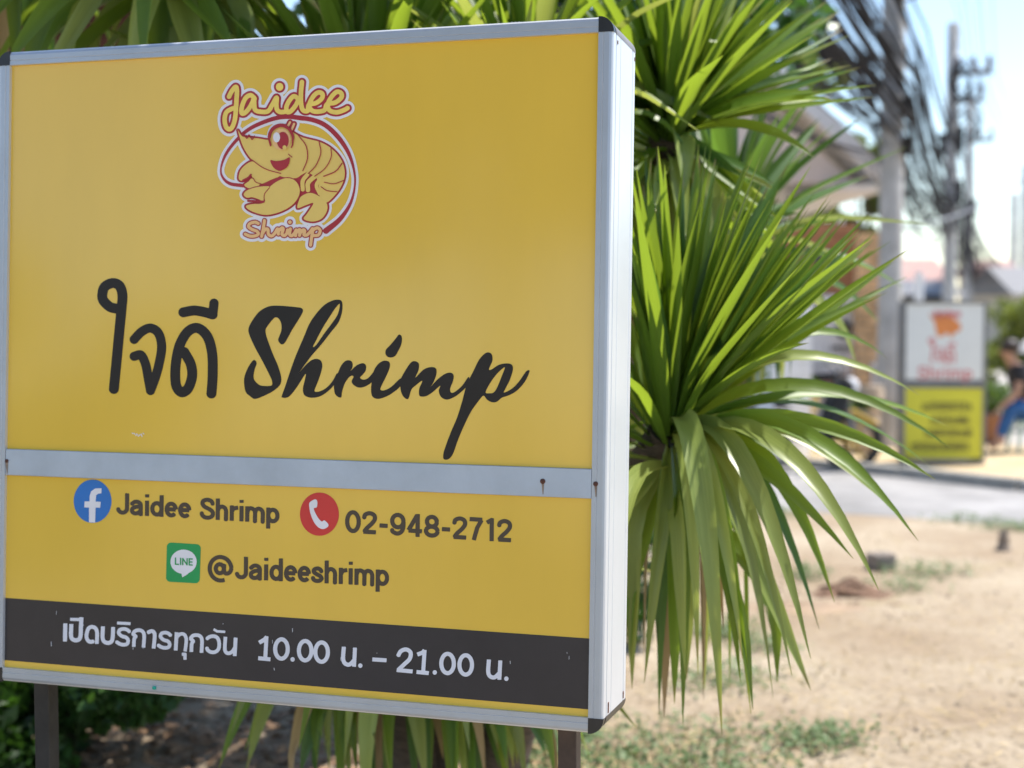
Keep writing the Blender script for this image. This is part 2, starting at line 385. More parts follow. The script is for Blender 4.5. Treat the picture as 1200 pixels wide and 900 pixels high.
for sx, sz in ((0, 0), (0, 1), (1, 0), (1, 1)):
    cx = -FR if sx == 0 else -SW + FR; cz = FR if sz == 0 else SH - FR
    ox = 1 if sx == 0 else -1; oz = -1 if sz == 0 else 1
    def arc(r): return [(cx, cz)] + [(cx + ox * r * math.cos(a), cz + oz * r * math.sin(a)) for a in np.linspace(0, math.pi / 2, 9)]
    MB().prism([(x, -.0006, z) for x, z in arc(FR + .0006)], (0, .012, 0)).build('corner_cap', M['cap'], sign)
    MB().prism([(x, .0114, z) for x, z in arc(FR - .0012)], (0, .010, 0)).build('corner_cap', M['alu_front'], sign)
    MB().prism([(x, .0214, z) for x, z in arc(FR + .0003)], (0, SD - .0216, 0)).build('corner_cover', M['iron'] if sz else M['cap'] if not sz else M['alu'], sign)
# black band and middle strip (heights read on the panel)
def vat(px, py): return float(to_panel([(px, py)], PY)[0][2])
def uat(px, py, y=PY): return float(to_panel([(px, py)], y)[0][0])
bt = (vat(5, 698) + vat(690, 751)) / 2; bb = (vat(4, 771) + vat(690, 834)) / 2
BX('band', (-SW / 2, PY - .0003, (bt + bb) / 2), (SW - .0525, .0004, bt - bb), M['band'], panel)
stp = (vat(8, 527) + vat(693, 548)) / 2; sb = (vat(8, 556) + vat(693, 584.5)) / 2
strip = BX('cross_strip', (-SW / 2, PY - .0035, (stp + sb) / 2), (SW - .0535, .006, stp - sb), M['strip'], sign, bevel=.0012)
def screw(px, py, y, r, par):
    p = to_panel([(px, py)], y)[0]; mb = MB()
    mb.lathe((0, 0, 0), [(r, 0), (r, .001), (r * .75, .0022), (r * .3, .0028)], 12)
    mb.v = [(v[0] + p[0], p[1] - v[2], p[2] + v[1]) for v in mb.v]
    mb.build('screw', M['rust'], par)
    a = Art().st([(px, py + 1), (px + .3, py + 15)], [1.6, .5]); V, Fc = contour(a, 0, .6)
    me = bpy.data.meshes.new('rust_streak'); me.from_pydata(to_panel(V, y - .0003).tolist(), [], Fc); me.materials.append(M['ruststain'])
    o = bpy.data.objects.new('rust_streak', me); COL.objects.link(o); o.parent = par
screw(636, 564, PY - .0067, .0046, strip); screw(8, 540, PY - .0067, .0036, strip); screw(698, 567, -.0002, .0042, sign)
MB().lathe((uat(181, 807, 0), -.0005, .013), [(.0035, -.003), (.004, 0), (.0035, .003)], 10).build('paint_blob', M['teal'], sign)
for k in range(3): MB().tube([(uat(590 + 4 * k, 22, 0), .05, SH - .002), (uat(590 + 4 * k, 22, 0), .05, SH + .012)], .0022).build('stud', M['iron'], sign)
for (x0, y0) in ((.018, .030), (.018, .165)):
    mb = MB(); mb.box((.0004, y0, SH - FR - .012), (.0012, .004, .006)); mb.build('rivet', M['rust'], sign)
MB().box((.0004, .035, FR + .012), (.001, .006, .018)).build('rust_spot', M['rust'], sign)
MB().box((.0004, .150, FR + .010), (.001, .005, .012)).build('rust_spot', M['rust'], sign)
# posts (plumb in the ground)
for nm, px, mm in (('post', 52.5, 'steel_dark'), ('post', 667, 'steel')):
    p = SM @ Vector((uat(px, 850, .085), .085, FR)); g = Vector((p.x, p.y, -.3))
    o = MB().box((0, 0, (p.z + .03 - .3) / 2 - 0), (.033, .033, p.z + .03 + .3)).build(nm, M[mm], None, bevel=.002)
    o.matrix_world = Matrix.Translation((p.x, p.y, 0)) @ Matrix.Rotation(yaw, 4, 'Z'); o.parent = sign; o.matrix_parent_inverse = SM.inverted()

# ---- the lettering
K2 = (90, 310, 1200 / 280); K3 = (370, 340, 1200 / 280); K5 = (280, 340, 900 / 140)
def thai_name(a, T, r=25):
    a.st([(200, 222), (165, 212), (133, 180), (128, 150), (140, 112), (180, 93), (215, 108), (229, 155), (224, 225), (214, 330), (198, 500), (186, 625)], r, T)
    a.st([(288, 376), (325, 338), (370, 319), (410, 345), (426, 410), (415, 490), (395, 565), (370, 633)], r - 2, T)
    a.st([(370, 633), (357, 560), (345, 500), (322, 455), (288, 461)], r - 2, T)
    a.st([(676, 648), (682, 560), (680, 450), (660, 370), (625, 328), (590, 319), (550, 345), (515, 410), (497, 500), (495, 580), (505, 622), (530, 642), (560, 620), (579, 560), (572, 500), (540, 440)], r, T)
    a.st([(535, 240), (590, 231), (645, 240), (682, 251)], r, T); a.st([(683, 251), (689, 194)], r - 2, T)
    return a
def script_word(a, T5, T3):
    a.pg([(482, 160), (470, 135), (430, 128), (350, 120), (260, 117), (205, 130), (150, 165), (100, 230), (72, 290), (80, 340), (120, 430), (180, 540), (235, 650), (250, 690), (245, 718), (200, 722), (155, 715), (118, 680), (110, 645), (120, 590), (133, 555), (125, 532), (105, 530), (70, 580), (45, 640), (38, 690), (50, 765), (85, 800), (120, 820), (180, 800), (250, 765), (300, 725), (318, 690), (315, 640), (290, 560), (255, 480), (225, 400), (205, 340), (200, 300), (215, 270), (250, 225), (275, 205), (300, 215), (318, 250), (320, 300), (305, 345), (295, 375), (310, 402), (328, 408), (350, 390), (400, 300), (450, 220)], T5)
    a.pg([(322, 800), (350, 720), (390, 600), (430, 490), (490, 350), (530, 255), (580, 180), (640, 115), (700, 80), (750, 72), (775, 85), (780, 130), (770, 190), (745, 250), (690, 320), (620, 410), (550, 490), (490, 570), (442, 638), (490, 578), (540, 532), (580, 518), (615, 530), (628, 570), (615, 630), (590, 700), (570, 750), (575, 766), (610, 762), (660, 735), (705, 685), (740, 625), (748, 660), (710, 722), (660, 770), (610, 800), (560, 811), (520, 806), (490, 786), (482, 740), (498, 670), (500, 632), (440, 725), (385, 795), (350, 812), (330, 809)], T5)
    a.pg([(760, 104), (730, 130), (690, 190), (630, 285), (580, 380), (557, 427), (582, 413), (640, 330), (700, 250), (745, 180)], T5, hole=True)
    a.pg([(92, 470), (110, 420), (130, 375), (155, 353), (180, 358), (185, 385), (175, 405), (205, 378), (235, 367), (252, 378), (250, 405), (235, 425), (222, 440), (240, 450), (265, 440), (295, 408), (300, 440), (265, 475), (225, 490), (195, 480), (180, 460), (190, 435), (180, 430), (165, 440), (145, 470), (132, 510), (128, 538), (110, 535), (95, 515)], T3)
    a.pg([(288, 415), (310, 375), (340, 355), (368, 360), (372, 385), (355, 430), (330, 480), (325, 500), (345, 503), (380, 485), (428, 442), (425, 482), (380, 520), (340, 540), (310, 546), (285, 535), (278, 505), (280, 470)], T3)
    a.pg([(418, 223), (432, 235), (430, 270), (412, 310), (395, 333), (370, 338), (352, 325), (352, 300), (375, 275), (400, 245)], T3)
    a.pg([(425, 450), (455, 395), (480, 362), (500, 357), (518, 370), (515, 405), (500, 440), (540, 400), (575, 387), (603, 393), (605, 425), (590, 465), (575, 488), (610, 450), (650, 420), (680, 415), (693, 430), (688, 460), (675, 495), (680, 515), (700, 510), (735, 480), (768, 435), (765, 475), (720, 520), (685, 542), (655, 550), (628, 535), (618, 505), (625, 480), (590, 510), (560, 530), (535, 535), (520, 528), (520, 495), (535, 455), (500, 480), (480, 500), (465, 545), (445, 540), (430, 515), (424, 480)], T3)
    a.pg([(640, 830), (650, 790), (680, 710), (710, 640), (735, 560), (745, 520), (760, 470), (790, 410), (820, 350), (850, 318), (870, 313), (885, 325), (887, 355), (870, 395), (880, 400), (920, 375), (960, 368), (985, 375), (990, 400), (975, 450), (955, 490), (945, 515), (985, 495), (1020, 460), (1055, 410), (1070, 402), (1073, 412), (1050, 460), (1010, 505), (970, 528), (935, 540), (910, 560), (885, 563), (860, 550), (842, 530), (815, 560), (780, 610), (745, 680), (715, 750), (690, 820), (668, 848), (645, 850)], T3)
    a.pg([(950, 387), (915, 415), (880, 460), (853, 512), (872, 518), (895, 513), (915, 480), (935, 430)], T3, hole=True)
    return a
decal('name_lettering', script_word(thai_name(Art(), K2), K5, K3), 0, 1, M['black'])

def el(cx, cy, rx, ry, a0, a1, n=10): return [(cx + rx * math.cos(R(a)), cy + ry * math.sin(R(a))) for a in np.linspace(a0, a1, n)]
GL = {'J': (.52, [[(.40, 1), (.40, .30)] + el(.22, .30, .18, .215, 0, -165, 9)[1:]]),
      'a': (.56, [[(.08, .53)] + el(.26, .47, .17, .165, 150, 0, 8) + [(.43, .3), (.43, 0)], [(.43, .42), (.24, .39), (.10, .30), (.09, .16), (.19, .085), (.33, .12), (.43, .25)]]),
      'i': (.24, [[(.12, 0), (.12, .71)], [(.12, .87), (.12, 1.0)]]),
      'd': (.58, [[(.46, 0), (.46, 1)], el(.275, .355, .185, .27, 0, 360, 20)]),
      'e': (.54, [[(.10, .37), (.45, .37)] , el(.27, .36, .185, .275, 3, 318, 18)]),
      'S': (.60, [[(.51, .72), (.45, .86), (.29, .915), (.13, .85), (.10, .71), (.19, .58), (.39, .47), (.51, .34), (.49, .17), (.36, .085), (.2, .09), (.09, .19), (.07, .28)]]),
      's': (.50, [[(.41, .5), (.35, .60), (.24, .635), (.12, .58), (.11, .47), (.22, .38), (.36, .30), (.41, .19), (.33, .1), (.2, .085), (.1, .14), (.07, .22)]]),
      'h': (.56, [[(.11, 0), (.11, 1)], [(.11, .43), (.17, .58), (.28, .635), (.39, .58), (.44, .45), (.44, .25), (.44, 0)]]),
      'r': (.38, [[(.11, 0), (.11, .71)], [(.11, .42), (.18, .58), (.36, .63)]]),
      'm': (.84, [[(.11, 0), (.11, .71)], [(.11, .43), (.16, .58), (.25, .635), (.37, .58), (.42, .45), (.42, .2), (.42, 0)], [(.42, .43), (.47, .58), (.57, .635), (.68, .58), (.73, .45), (.73, .2), (.73, 0)]]),
      'p': (.58, [[(.11, -.27), (.11, .71)], el(.295, .355, .185, .27, 0, 360, 20)]),
      '@': (1.10, [el(.5, .42, .43, .52, 5, 292, 26) , el(.47, .42, .16, .2, 0, 360, 16), [(.64, .62), (.64, .33), (.72, .22), (.86, .28), (.93, .45)]]),
      '0': (.60, [el(.3, .5, .205, .415, 0, 360, 24)]), '-': (.40, [[(.06, .40), (.34, .40)]]),
      '1': (.46, [[(.12, .8), (.28, .93), (.28, .93)], [(.29, 0), (.29, 1)]]),
      '2': (.58, [[(.09, .69), (.13, .84), (.29, .915), (.44, .84), (.47, .67), (.37, .47), (.2, .26), (.10, .09)], [(.07, .085), (.51, .085)]]),
      '4': (.60, [[(.55, .25), (.08, .25)], [(.08, .27), (.38, .95)], [(.40, 0), (.40, 1)]]),
      '7': (.54, [[(.05, .915), (.49, .915)], [(.47, .9), (.32, .55), (.20, 0)]]),
      '8': (.60, [el(.3, .70, .175, .215, 0, 360, 18), el(.3, .285, .205, .2, 0, 360, 18)]),
      '9': (.60, [el(.3, .64, .2, .275, 0, 360, 18), [(.5, .64), (.49, .36), (.42, .17), (.28, .085), (.13, .16), (.10, .24)]]),
      'L': (.5, [[(.1, 1), (.1, .08), (.46, .08)]]), 'I': (.24, [[(.12, 0), (.12, 1)]]), 'N': (.66, [[(.1, 0), (.1, 1)], [(.1, .93), (.54, .07)], [(.54, 0), (.54, 1)]]), 'E': (.5, [[(.1, 0), (.1, 1)], [(.1, .92), (.45, .92)], [(.1, .5), (.42, .5)], [(.1, .08), (.45, .08)]]), ' ': (.34, [])}
def text(a, s, p0, p1, cap, r, up=None):
    p0 = np.array(p0, float); p1 = np.array(p1, float); tot = sum(GL[c][0] for c in s); ux = (p1 - p0) / tot
    uy = np.array(up if up else (0.01 * cap, -cap), float); x = 0
    for c in s:
        wd, ss = GL[c]
        for q in ss:
            pts = [tuple(p0 + ux * (x + u) + uy * v) for u, v in q]
            a.st(pts, r, smooth=len(q) in range(4, 15) and c not in 'LE', butt=True)
        x += wd
    return a
decal('contact_lettering', text(Art(), 'Jaidee Shrimp', (137, 602.5), (328, 613.5), 25, 2.45), 0, 1, M['brown'], .35)
decal('contact_lettering', text(Art(), '02-948-2712', (403.5, 624), (601, 635.5), 26.5, 2.5), 0, 1, M['brown'], .35)
decal('contact_lettering', text(Art(), '@Jaideeshrimp', (243.5, 677), (456.5, 687), 26.5, 2.45), 0, 1, M['brown'], .35)
K4 = (70, 550, 1200 / 280); K5b = (340, 550, 1200 / 280)
decal('blue_disc', Art().el((165, 160), 95, 109, K4), 0, 1, M['blue'], .5)
decal('white_mark', Art().pg([(147, 266), (147, 192), (123, 191), (125, 161), (150, 161), (150, 135), (158, 110), (178, 96), (210, 95), (209, 121), (194, 122), (183, 130), (180, 162), (206, 163), (203, 193), (180, 192), (178, 268)], K4, False), 0, 2, M['wht'], .3)
decal('red_disc', Art().el((147, 225), 98, 109, K5b), 0, 1, M['redd'], .5)
decal('white_mark', Art().pg([(97, 168), (123, 151), (136, 160), (134, 190), (119, 196), (128, 222), (145, 250), (160, 262), (172, 256), (191, 275), (188, 290), (165, 300), (140, 290), (118, 262), (103, 225), (97, 195)], K5b), 0, 2, M['wht'], .3)
decal('green_square', Art().pg([(560, 390), (686, 398), (681, 550), (556, 543)], K4, False), 5.2, 1, M['green'], .5)
decal('white_mark', Art().el((622, 464), 66, 61, K4).pg([(596, 512), (612, 525), (615, 543), (640, 528), (668, 502), (640, 490)], K4, False), 0, 2, M['wht'], .3)
decal('small_lettering', text(Art(), 'LINE', (70 + 576 / 4.2857, 550 + 479 / 4.2857), (70 + 670 / 4.2857, 550 + 484 / 4.2857), 8.4, .75), 0, 3, M['green'], .18)
# opening hours line
T6 = (60, 720, 1200 / 130); T7 = (170, 720, 1200 / 130); T8 = (280, 720, 1200 / 340)
a = Art()
for p, r in (([(153, 98), (149, 292)], 25), ([(218, 104), (214, 225), (228, 265), (265, 280), (302, 268), (318, 225), (322, 130), (327, 32)], 25), ([(205, 53), (322, 56)], 19),
             ([(493, 318), (497, 210), (483, 155), (445, 135), (405, 150), (385, 205), (383, 250), (400, 285), (425, 297), (455, 293)], 23),
             ([(560, 130), (556, 250), (575, 295), (615, 309), (650, 295), (665, 250), (670, 137)], 24), ([(714, 93), (858, 100)], 18),
             ([(848, 188), (820, 165), (780, 157), (740, 170), (732, 205), (765, 235), (810, 250), (832, 280), (822, 318), (780, 328), (740, 318), (705, 296)], 22),
             ([(893, 350), (898, 265), (914, 238), (887, 212), (908, 180), (952, 170), (990, 187), (1006, 235), (998, 358)], 22),
             ([(1046, 196), (1085, 180), (1112, 195), (1120, 235), (1108, 368)], 23)):
    a.st(p, r * .9, T6, smooth=len(p) > 2, butt=True)
for p, r in (([(278, 228), (250, 205), (215, 197), (178, 208), (168, 242), (200, 275), (245, 290), (266, 320), (255, 353), (215, 362), (175, 353), (140, 332)], 22),
             ([(342, 194), (331, 390)], 23), ([(338, 255), (372, 218), (408, 211), (435, 232), (446, 285), (433, 400)], 21), ([(398, 431), (432, 431), (432, 490)], 20),
             ([(500, 405), (505, 318), (521, 290), (495, 262), (516, 232), (560, 224), (600, 240), (616, 290), (610, 415)], 22),
             ([(668, 264), (700, 242), (745, 236), (785, 257), (802, 312), (795, 372), (760, 406), (715, 408), (680, 388), (668, 362)], 22), ([(742, 160), (778, 183), (866, 189)], 15),
             ([(870, 243), (863, 370), (878, 412), (910, 420), (945, 400), (970, 362)], 22), ([(980, 252), (970, 450)], 23)):
    a.st(p, r * .9, T7, smooth=len(p) > 3, butt=True)
def zero(c): return [(c[0] + 26 * math.cos(q) + 3 * math.sin(-q) * 0, c[1] + 40 * math.sin(q)) for q in np.linspace(0, 2 * math.pi, 24)]
for p in ([(84, 117), (106, 104), (116, 93)], [(114, 91), (109, 182)], [(80, 181), (130, 186)], zero((176, 143)), zero((274, 150)), zero((342, 156)),
          [(434, 134), (431, 182), (439, 203), (458, 207), (478, 188)], [(480, 138), (476, 216)], [(552, 186), (610, 190)],
          [(658, 172), (670, 152), (692, 145), (710, 158), (706, 184), (684, 206), (662, 227)], [(653, 230), (718, 236)], [(738, 166), (760, 158), (768, 148)], [(768, 147), (762, 238)], [(735, 238), (785, 243)],
          zero((863, 203)), zero((938, 209)), [(1034, 187), (1031, 236), (1039, 256), (1058, 260), (1078, 242)], [(1081, 191), (1077, 270)]):
    a.st(p, 8.5 if len(p) > 2 else 8.2, T8, smooth=len(p) > 3, butt=len(p) < 20)
for c in ((222, 186), (502, 212), (810, 240), (1106, 266)): a.el(c, 9, 9.5, T8)
decal('hours_lettering', a, 0, 3, M['pale'], .35)
# ---- emblem
L1 = (230, 70, 3.75); LA = (240, 80, 8.18); LB = (330, 80, 8.18); LC = (240, 190, 8.18); LD = (330, 190, 8.18)
wordA = Art()
for p in ([(232, 272), (262, 215), (297, 178), (308, 215), (304, 300), (298, 400), (288, 490), (265, 560), (235, 585), (203, 560), (190, 490), (205, 425), (245, 395), (300, 375)],
          [(478, 290), (440, 258), (392, 285), (358, 360), (352, 425), (378, 432), (420, 390), (455, 330), (472, 280)], [(474, 285), (474, 350), (484, 400), (530, 416), (605, 412), (650, 345), (688, 282), (686, 345), (694, 400), (730, 420), (790, 412)]):
    wordA.st(p, 22, LA)
for p in ([(168, 300), (120, 268), (78, 305), (46, 370), (55, 418), (90, 410), (135, 355), (168, 290)], [(195, 132), (186, 230), (186, 330), (204, 400), (250, 408), (262, 350), (330, 333), (385, 290), (390, 245), (350, 232), (300, 275), (266, 350), (285, 400), (335, 416), (410, 402), (436, 345), (515, 328), (572, 282), (572, 240), (530, 226), (478, 275), (442, 350), (462, 405), (530, 422), (600, 400), (632, 382)]):
    wordA.st(p, 22, LB)
wordA.el((717, 178), 36, 38, LA)
ring = Art()
ring.st([(470, 258), (400, 250), (330, 262), (240, 300), (180, 350), (130, 415), (108, 480), (118, 520), (150, 545), (205, 553)], [9, 9, 8, 7, 6, 5, 2.5, 4, 6, 7], L1)
ring.st([(430, 252), (510, 264), (570, 290), (625, 342), (668, 408), (692, 480), (697, 550), (678, 630), (632, 700), (570, 752)], [9, 9, 9, 9, 7, 4, 3, 5, 9, 12], L1)
body = Art()
body.pg([(183, 310), (200, 335), (225, 340), (275, 346), (322, 350), (335, 312), (362, 290), (395, 292), (424, 318), (470, 342), (545, 362), (600, 395), (640, 445), (653, 500), (640, 550), (610, 595), (572, 628), (545, 615), (540, 570), (528, 520), (480, 495), (440, 520), (380, 515), (330, 492), (280, 465), (240, 435), (205, 380)], L1)
claws = Art()
claws.pg([(186, 520), (198, 480), (245, 447), (300, 470), (372, 503), (330, 527), (275, 548), (252, 525), (240, 508), (222, 522), (200, 532)], L1)
claws.pg([(211, 551), (230, 535), (246, 522), (278, 550), (238, 566)], L1)
claw2 = Art()
claw2.pg([(208, 592), (222, 575), (260, 561), (302, 556), (322, 560), (300, 590), (298, 622), (272, 612), (246, 604), (222, 606)], L1)
claw2.pg([(219, 642), (250, 634), (282, 633), (302, 622), (298, 592), (322, 560), (360, 532), (400, 520), (435, 532), (454, 566), (449, 602), (420, 640), (370, 668), (310, 682), (260, 672), (228, 657)], L1)
tail = Art().pg([(445, 652), (450, 622), (462, 600), (500, 585), (540, 600), (572, 628), (575, 662), (552, 698), (512, 711), (472, 700), (488, 675), (515, 630), (480, 640)], L1)
legs = Art()
for p, r in (([(455, 500), (476, 488)], 9), ([(488, 505), (468, 532), (468, 570)], 9), ([(522, 512), (492, 540), (491, 572)], 10), ([(546, 522), (528, 552), (542, 588)], 8), ([(400, 512), (404, 482), (420, 480), (438, 512)], 6)):
    legs.st(p, r, L1)
feel = Art().st([(398, 300), (412, 275)], 5, L1).st([(420, 306), (430, 282)], 5, L1)
allb = Art(); allb.it = body.it + claws.it + claw2.it + tail.it + legs.it + feel.it
allb.pg([(300, 520), (400, 500), (560, 530), (560, 600), (460, 610), (440, 560), (330, 560)], L1)
wordB = Art()
for p in ([(512, 588), (480, 575), (432, 590), (420, 620), (455, 645), (500, 663), (512, 690), (478, 708), (430, 708), (388, 690)], [(572, 560), (562, 630), (545, 712)], [(548, 690), (580, 645), (605, 645), (610, 690), (640, 708), (672, 680), (698, 640), (706, 690)], [(704, 665), (735, 632), (752, 640), (740, 690), (765, 704), (786, 680), (794, 650)]): wordB.st(p, 15, LC)
for p in ([(84, 640), (76, 690), (96, 706), (124, 680), (140, 650), (134, 705)], [(136, 680), (168, 648), (180, 660), (172, 702)], [(174, 685), (205, 650), (222, 660), (214, 695), (240, 700), (272, 670), (296, 638)], [(302, 640), (288, 720), (278, 796)], [(296, 655), (340, 630), (370, 655), (352, 698), (305, 704)]): wordB.st(p, 15, LD)
wordB.el((80, 575), 18, 18, LD)
emblem = empty('emblem'); emblem.parent = panel
white = Art(); white.it = wordA.it + ring.it + allb.it + wordB.it
def fld(parts):                                        # several outlines grown by different amounts
    class U(Art):
        def field(s, X, Y):
            D = None
            for a_, t in parts:
                d = Art.field(a_, X, Y) - t; D = d if D is None else np.minimum(D, d)
            return D
        def bbox(s, pad): return Art.bbox(white, pad + 7)
    return U()
def em(name, art, layer, m, step=.42, thr=0): return decal(name, art, thr, layer, m, step, panel)
bpy.data.objects.remove(emblem)
em('emblem_outline', fld([(wordA, 5.6), (ring, 3.4), (allb, 5.0), (wordB, 4.6)]), 1, M['wht'])
em('emblem_red', fld([(wordA, 2.3), (ring, .3), (allb, 2.1), (wordB, 1.25)]), 2, M['red'])
em('emblem_word', wordA, 3, M['ylw3'], .35)
em('emblem_word', wordB, 3, M['peach'], .3)
em('emblem_shrimp', body, 3, M['ylw2'])
em('emblem_shrimp', claws, 3.4, M['ylw2']); em('emblem_shrimp', tail, 3.6, M['ylw2']); em('emblem_shrimp', feel, 3.2, M['peach'])
em('emblem_shrimp', legs, 4, M['ylw2'], .35)
em('emblem_claw_edge', claw2, 4.5, M['red'], thr=1.1); em('emblem_claw', claw2, 5, M['ylw2'])
ln = Art()
for p, r in (([(448, 332), (482, 378), (488, 435), (468, 488)], 2.2), ([(540, 362), (547, 410), (525, 465), (492, 500)], 2.2), ([(592, 390), (592, 430), (565, 478), (520, 512)], 2), ([(640, 455), (612, 490), (560, 512)], 2.4), ([(648, 530), (605, 545), (562, 538)], 2), ([(618, 580), (575, 575), (548, 558)], 2), ([(240, 437), (300, 478), (372, 500)], 2),
             ([(250, 520), (262, 538), (285, 545)], 1.8), ([(322, 562), (300, 590), (298, 622)], 1.8), ([(240, 505), (228, 518), (205, 530)], 4), ([(228, 620), (262, 622), (296, 624)], 5), ([(205, 320), (222, 345), (232, 330), (245, 350), (255, 335)], 2.5), ([(405, 415), (420, 428)], 2), ([(330, 320), (322, 345), (328, 375)], 3), ([(424, 330), (424, 368), (418, 385)], 3)):
    ln.st(p, r, L1)
em('emblem_line', ln, 6, M['red'], .28)
em('emblem_mouth', Art().pg([(325, 442), (350, 445), (385, 440), (411, 429), (402, 468), (368, 488), (340, 474)], L1), 6, M['red'], .35)
em('emblem_eye', Art().el((374, 350), 41, 47, L1), 6, M['peach'], .35)
em('emblem_eye', Art().st([(326, 378), (320, 335), (338, 302), (372, 288), (405, 302), (424, 335), (422, 372)], [3, 6, 8, 8, 7, 6, 2], L1), 7, M['red'], .3)
em('emblem_eye', Art().el((380, 355), 26, 38, L1), 8, M['red'], .3)
em('emblem_eye', Art().el((353, 341), 15, 22, L1), 9, M['wht'], .3)
em('emblem_eye', Art().el((388, 386), 9, 10, L1), 9, M['ylw2'], .3)
# small scuffs on the print
sc = Art()
for k in range(15):
    x = random.uniform(20, 680); y = random.uniform(705, 765) + .085 * x; sc.st([(x, y), (x + random.uniform(-.5, .5), y + random.uniform(.5, 5))], random.uniform(.2, .42))
decal('scuffs', sc, 0, 3, M['greyw'], .3)
sc = Art()
for k in range(7):
    x = random.uniform(150, 180); sc.st([(155 + k * 2.1, 508 + random.uniform(-1, 3)), (156 + k * 2.1, 509 + random.uniform(-1, 3))], .5)
decal('scuffs', sc, 0, 1, M['wht'], .3)

# ------------------------------------------------------------------ sword-leaved plants
def leaf_mesh(pts, width, side0=None, fold=.35, prof=None, twist=0.0, roll=0.0, face=False):
    n = len(pts); V = []; F = []; uv = []
    for i, p in enumerate(pts):
        s = i / (n - 1); t = (pts[min(i + 1, n - 1)] - pts[max(i - 1, 0)]).normalized()
        sd = t.cross(Vector((0, 0, 1)))
        if sd.length < .15: sd = side0.copy() if side0 else Vector((1, 0, 0))
        sd.normalize()
        if side0 and sd.dot(side0) < 0: sd = -sd
        side0 = sd
        nn = sd.cross(t)
        if nn.z < 0: nn = -nn
        sd_ = sd if (sd.y < 0 or not face) else -sd
        q = roll + twist * s
        nn = (nn * math.cos(q) + sd_ * math.sin(q)).normalized(); sd2 = t.cross(nn).normalized()
        if sd2.dot(sd) < 0: sd2 = -sd2
        wv = width * (min(1, .45 + 2.2 * s) * (1 - max(0, (s - .45) / .55) ** 1.7)) * .5
        if i == n - 1: wv = .0005
        V += [p + sd2 * wv + nn * wv * fold, p, p - sd2 * wv + nn * wv * fold]
        uv += [(0, s), (.5, s), (1, s)]
    for i in range(n - 1):
        for k in (0, 1): F.append((i * 3 + k, i * 3 + k + 1, i * 3 + k + 4, i * 3 + k + 3))
    return V, F, uv
def put_leaf(V, F, uv, root, m):
    me = bpy.data.meshes.new('leaf'); me.from_pydata([tuple(v) for v in V], [], F); me.update(); me.shade_smooth(); me.materials.append(m)
    ul = me.uv_layers.new(name='uv')
    for lp in me.loops: ul.data[lp.index].uv = uv[lp.vertex_index]
    o = bpy.data.objects.new('leaf', me); COL.objects.link(o); o.parent = root
    return o
def hits_sign(pts):
    for p in pts:
        q = SI @ p
        if -SW - .05 < q.x < .03 and -.02 < q.z < SH + .03 and -.6 < q.y < SD + .03: return True
        if q.y < SD * .5 and q.x < .02: return True
        if q.y < .1: return True
    return False
def head(root, C, n, L, mats, el_hi=86, el_lo=-35, width=.042, skip=None, n_seg=9):
    C = Vector(C); made = 0
    for i in range(n):
        s = (i + .5) / n; az = i * 2.39996 + random.uniform(-.25, .25)
        e0 = R(el_hi + (el_lo - el_hi) * s ** 1.15 + random.uniform(-8, 8))
        Lf = L * random.uniform(.82, 1.1) * (.78 + .3 * math.sin(math.pi * min(1, s * 1.1)))
        old = max(0, (s - .35) / .65)
        D = R(random.uniform(4, 16) + 75 * old ** 1.1 * random.uniform(.6, 1.25)); s0 = random.uniform(.12, .5); kink = random.uniform(.25, .7)
        p = C + Vector((math.cos(az), math.sin(az), 0)) * .03 + Vector((0, 0, .05 - .16 * s)); pts = [p.copy()]
        for k in range(1, n_seg + 1):
            t = min(1, max(0, (k / n_seg - s0) / kink)); t = t * t * (3 - 2 * t)
            e = max(e0 - D * t, R(-88)); p = p + Vector((math.cos(e) * math.cos(az), math.cos(e) * math.sin(az), math.sin(e))) * (Lf / n_seg); pts.append(p.copy())
        if hits_sign(pts) or (skip and skip(pts)) or min(q.z for q in pts) < .03: continue
        sd = Vector((-math.sin(az), math.cos(az), 0))
        m = mats[0] if s < .45 else (mats[1] if random.random() < .65 else mats[0])
        if s > .93 and random.random() < .4: m = M['dry_leaf']
        put_leaf(*leaf_mesh(pts, width * random.uniform(.8, 1.2), sd, random.uniform(.35, .7), twist=random.uniform(-.6, .6), roll=random.uniform(.0, .7), face=True), root, m); made += 1
    return made
def traced(root, specs, mats, n_seg=11, wf=1.0):
    for (b, c, t, wd, mi) in specs:
        wd *= wf
        P0 = at(*b); P1 = at(*c); P2 = at(*t); pts = []
        for k in range(n_seg + 1):
            s = k / n_seg; pts.append(P0 * (1 - s) ** 2 + P1 * 2 * s * (1 - s) + P2 * s * s)
        sd = (P2 - P0).cross(Vector((0, 0, 1))); sd = sd.normalized() if sd.length > .05 else None
        put_leaf(*leaf_mesh(pts, wd, sd, random.uniform(.45, .7), twist=random.uniform(-.2, .2), roll=random.uniform(.45, .85), face=True), root, mats[mi])
PM = [M['palm'], M['palm_old_sunlit'], M['palm_dark'], M['dry_leaf']]
def trunk(root, pts, r): MB().tube(pts, r, 12).build('trunk', M['bark'], root, smooth=True)

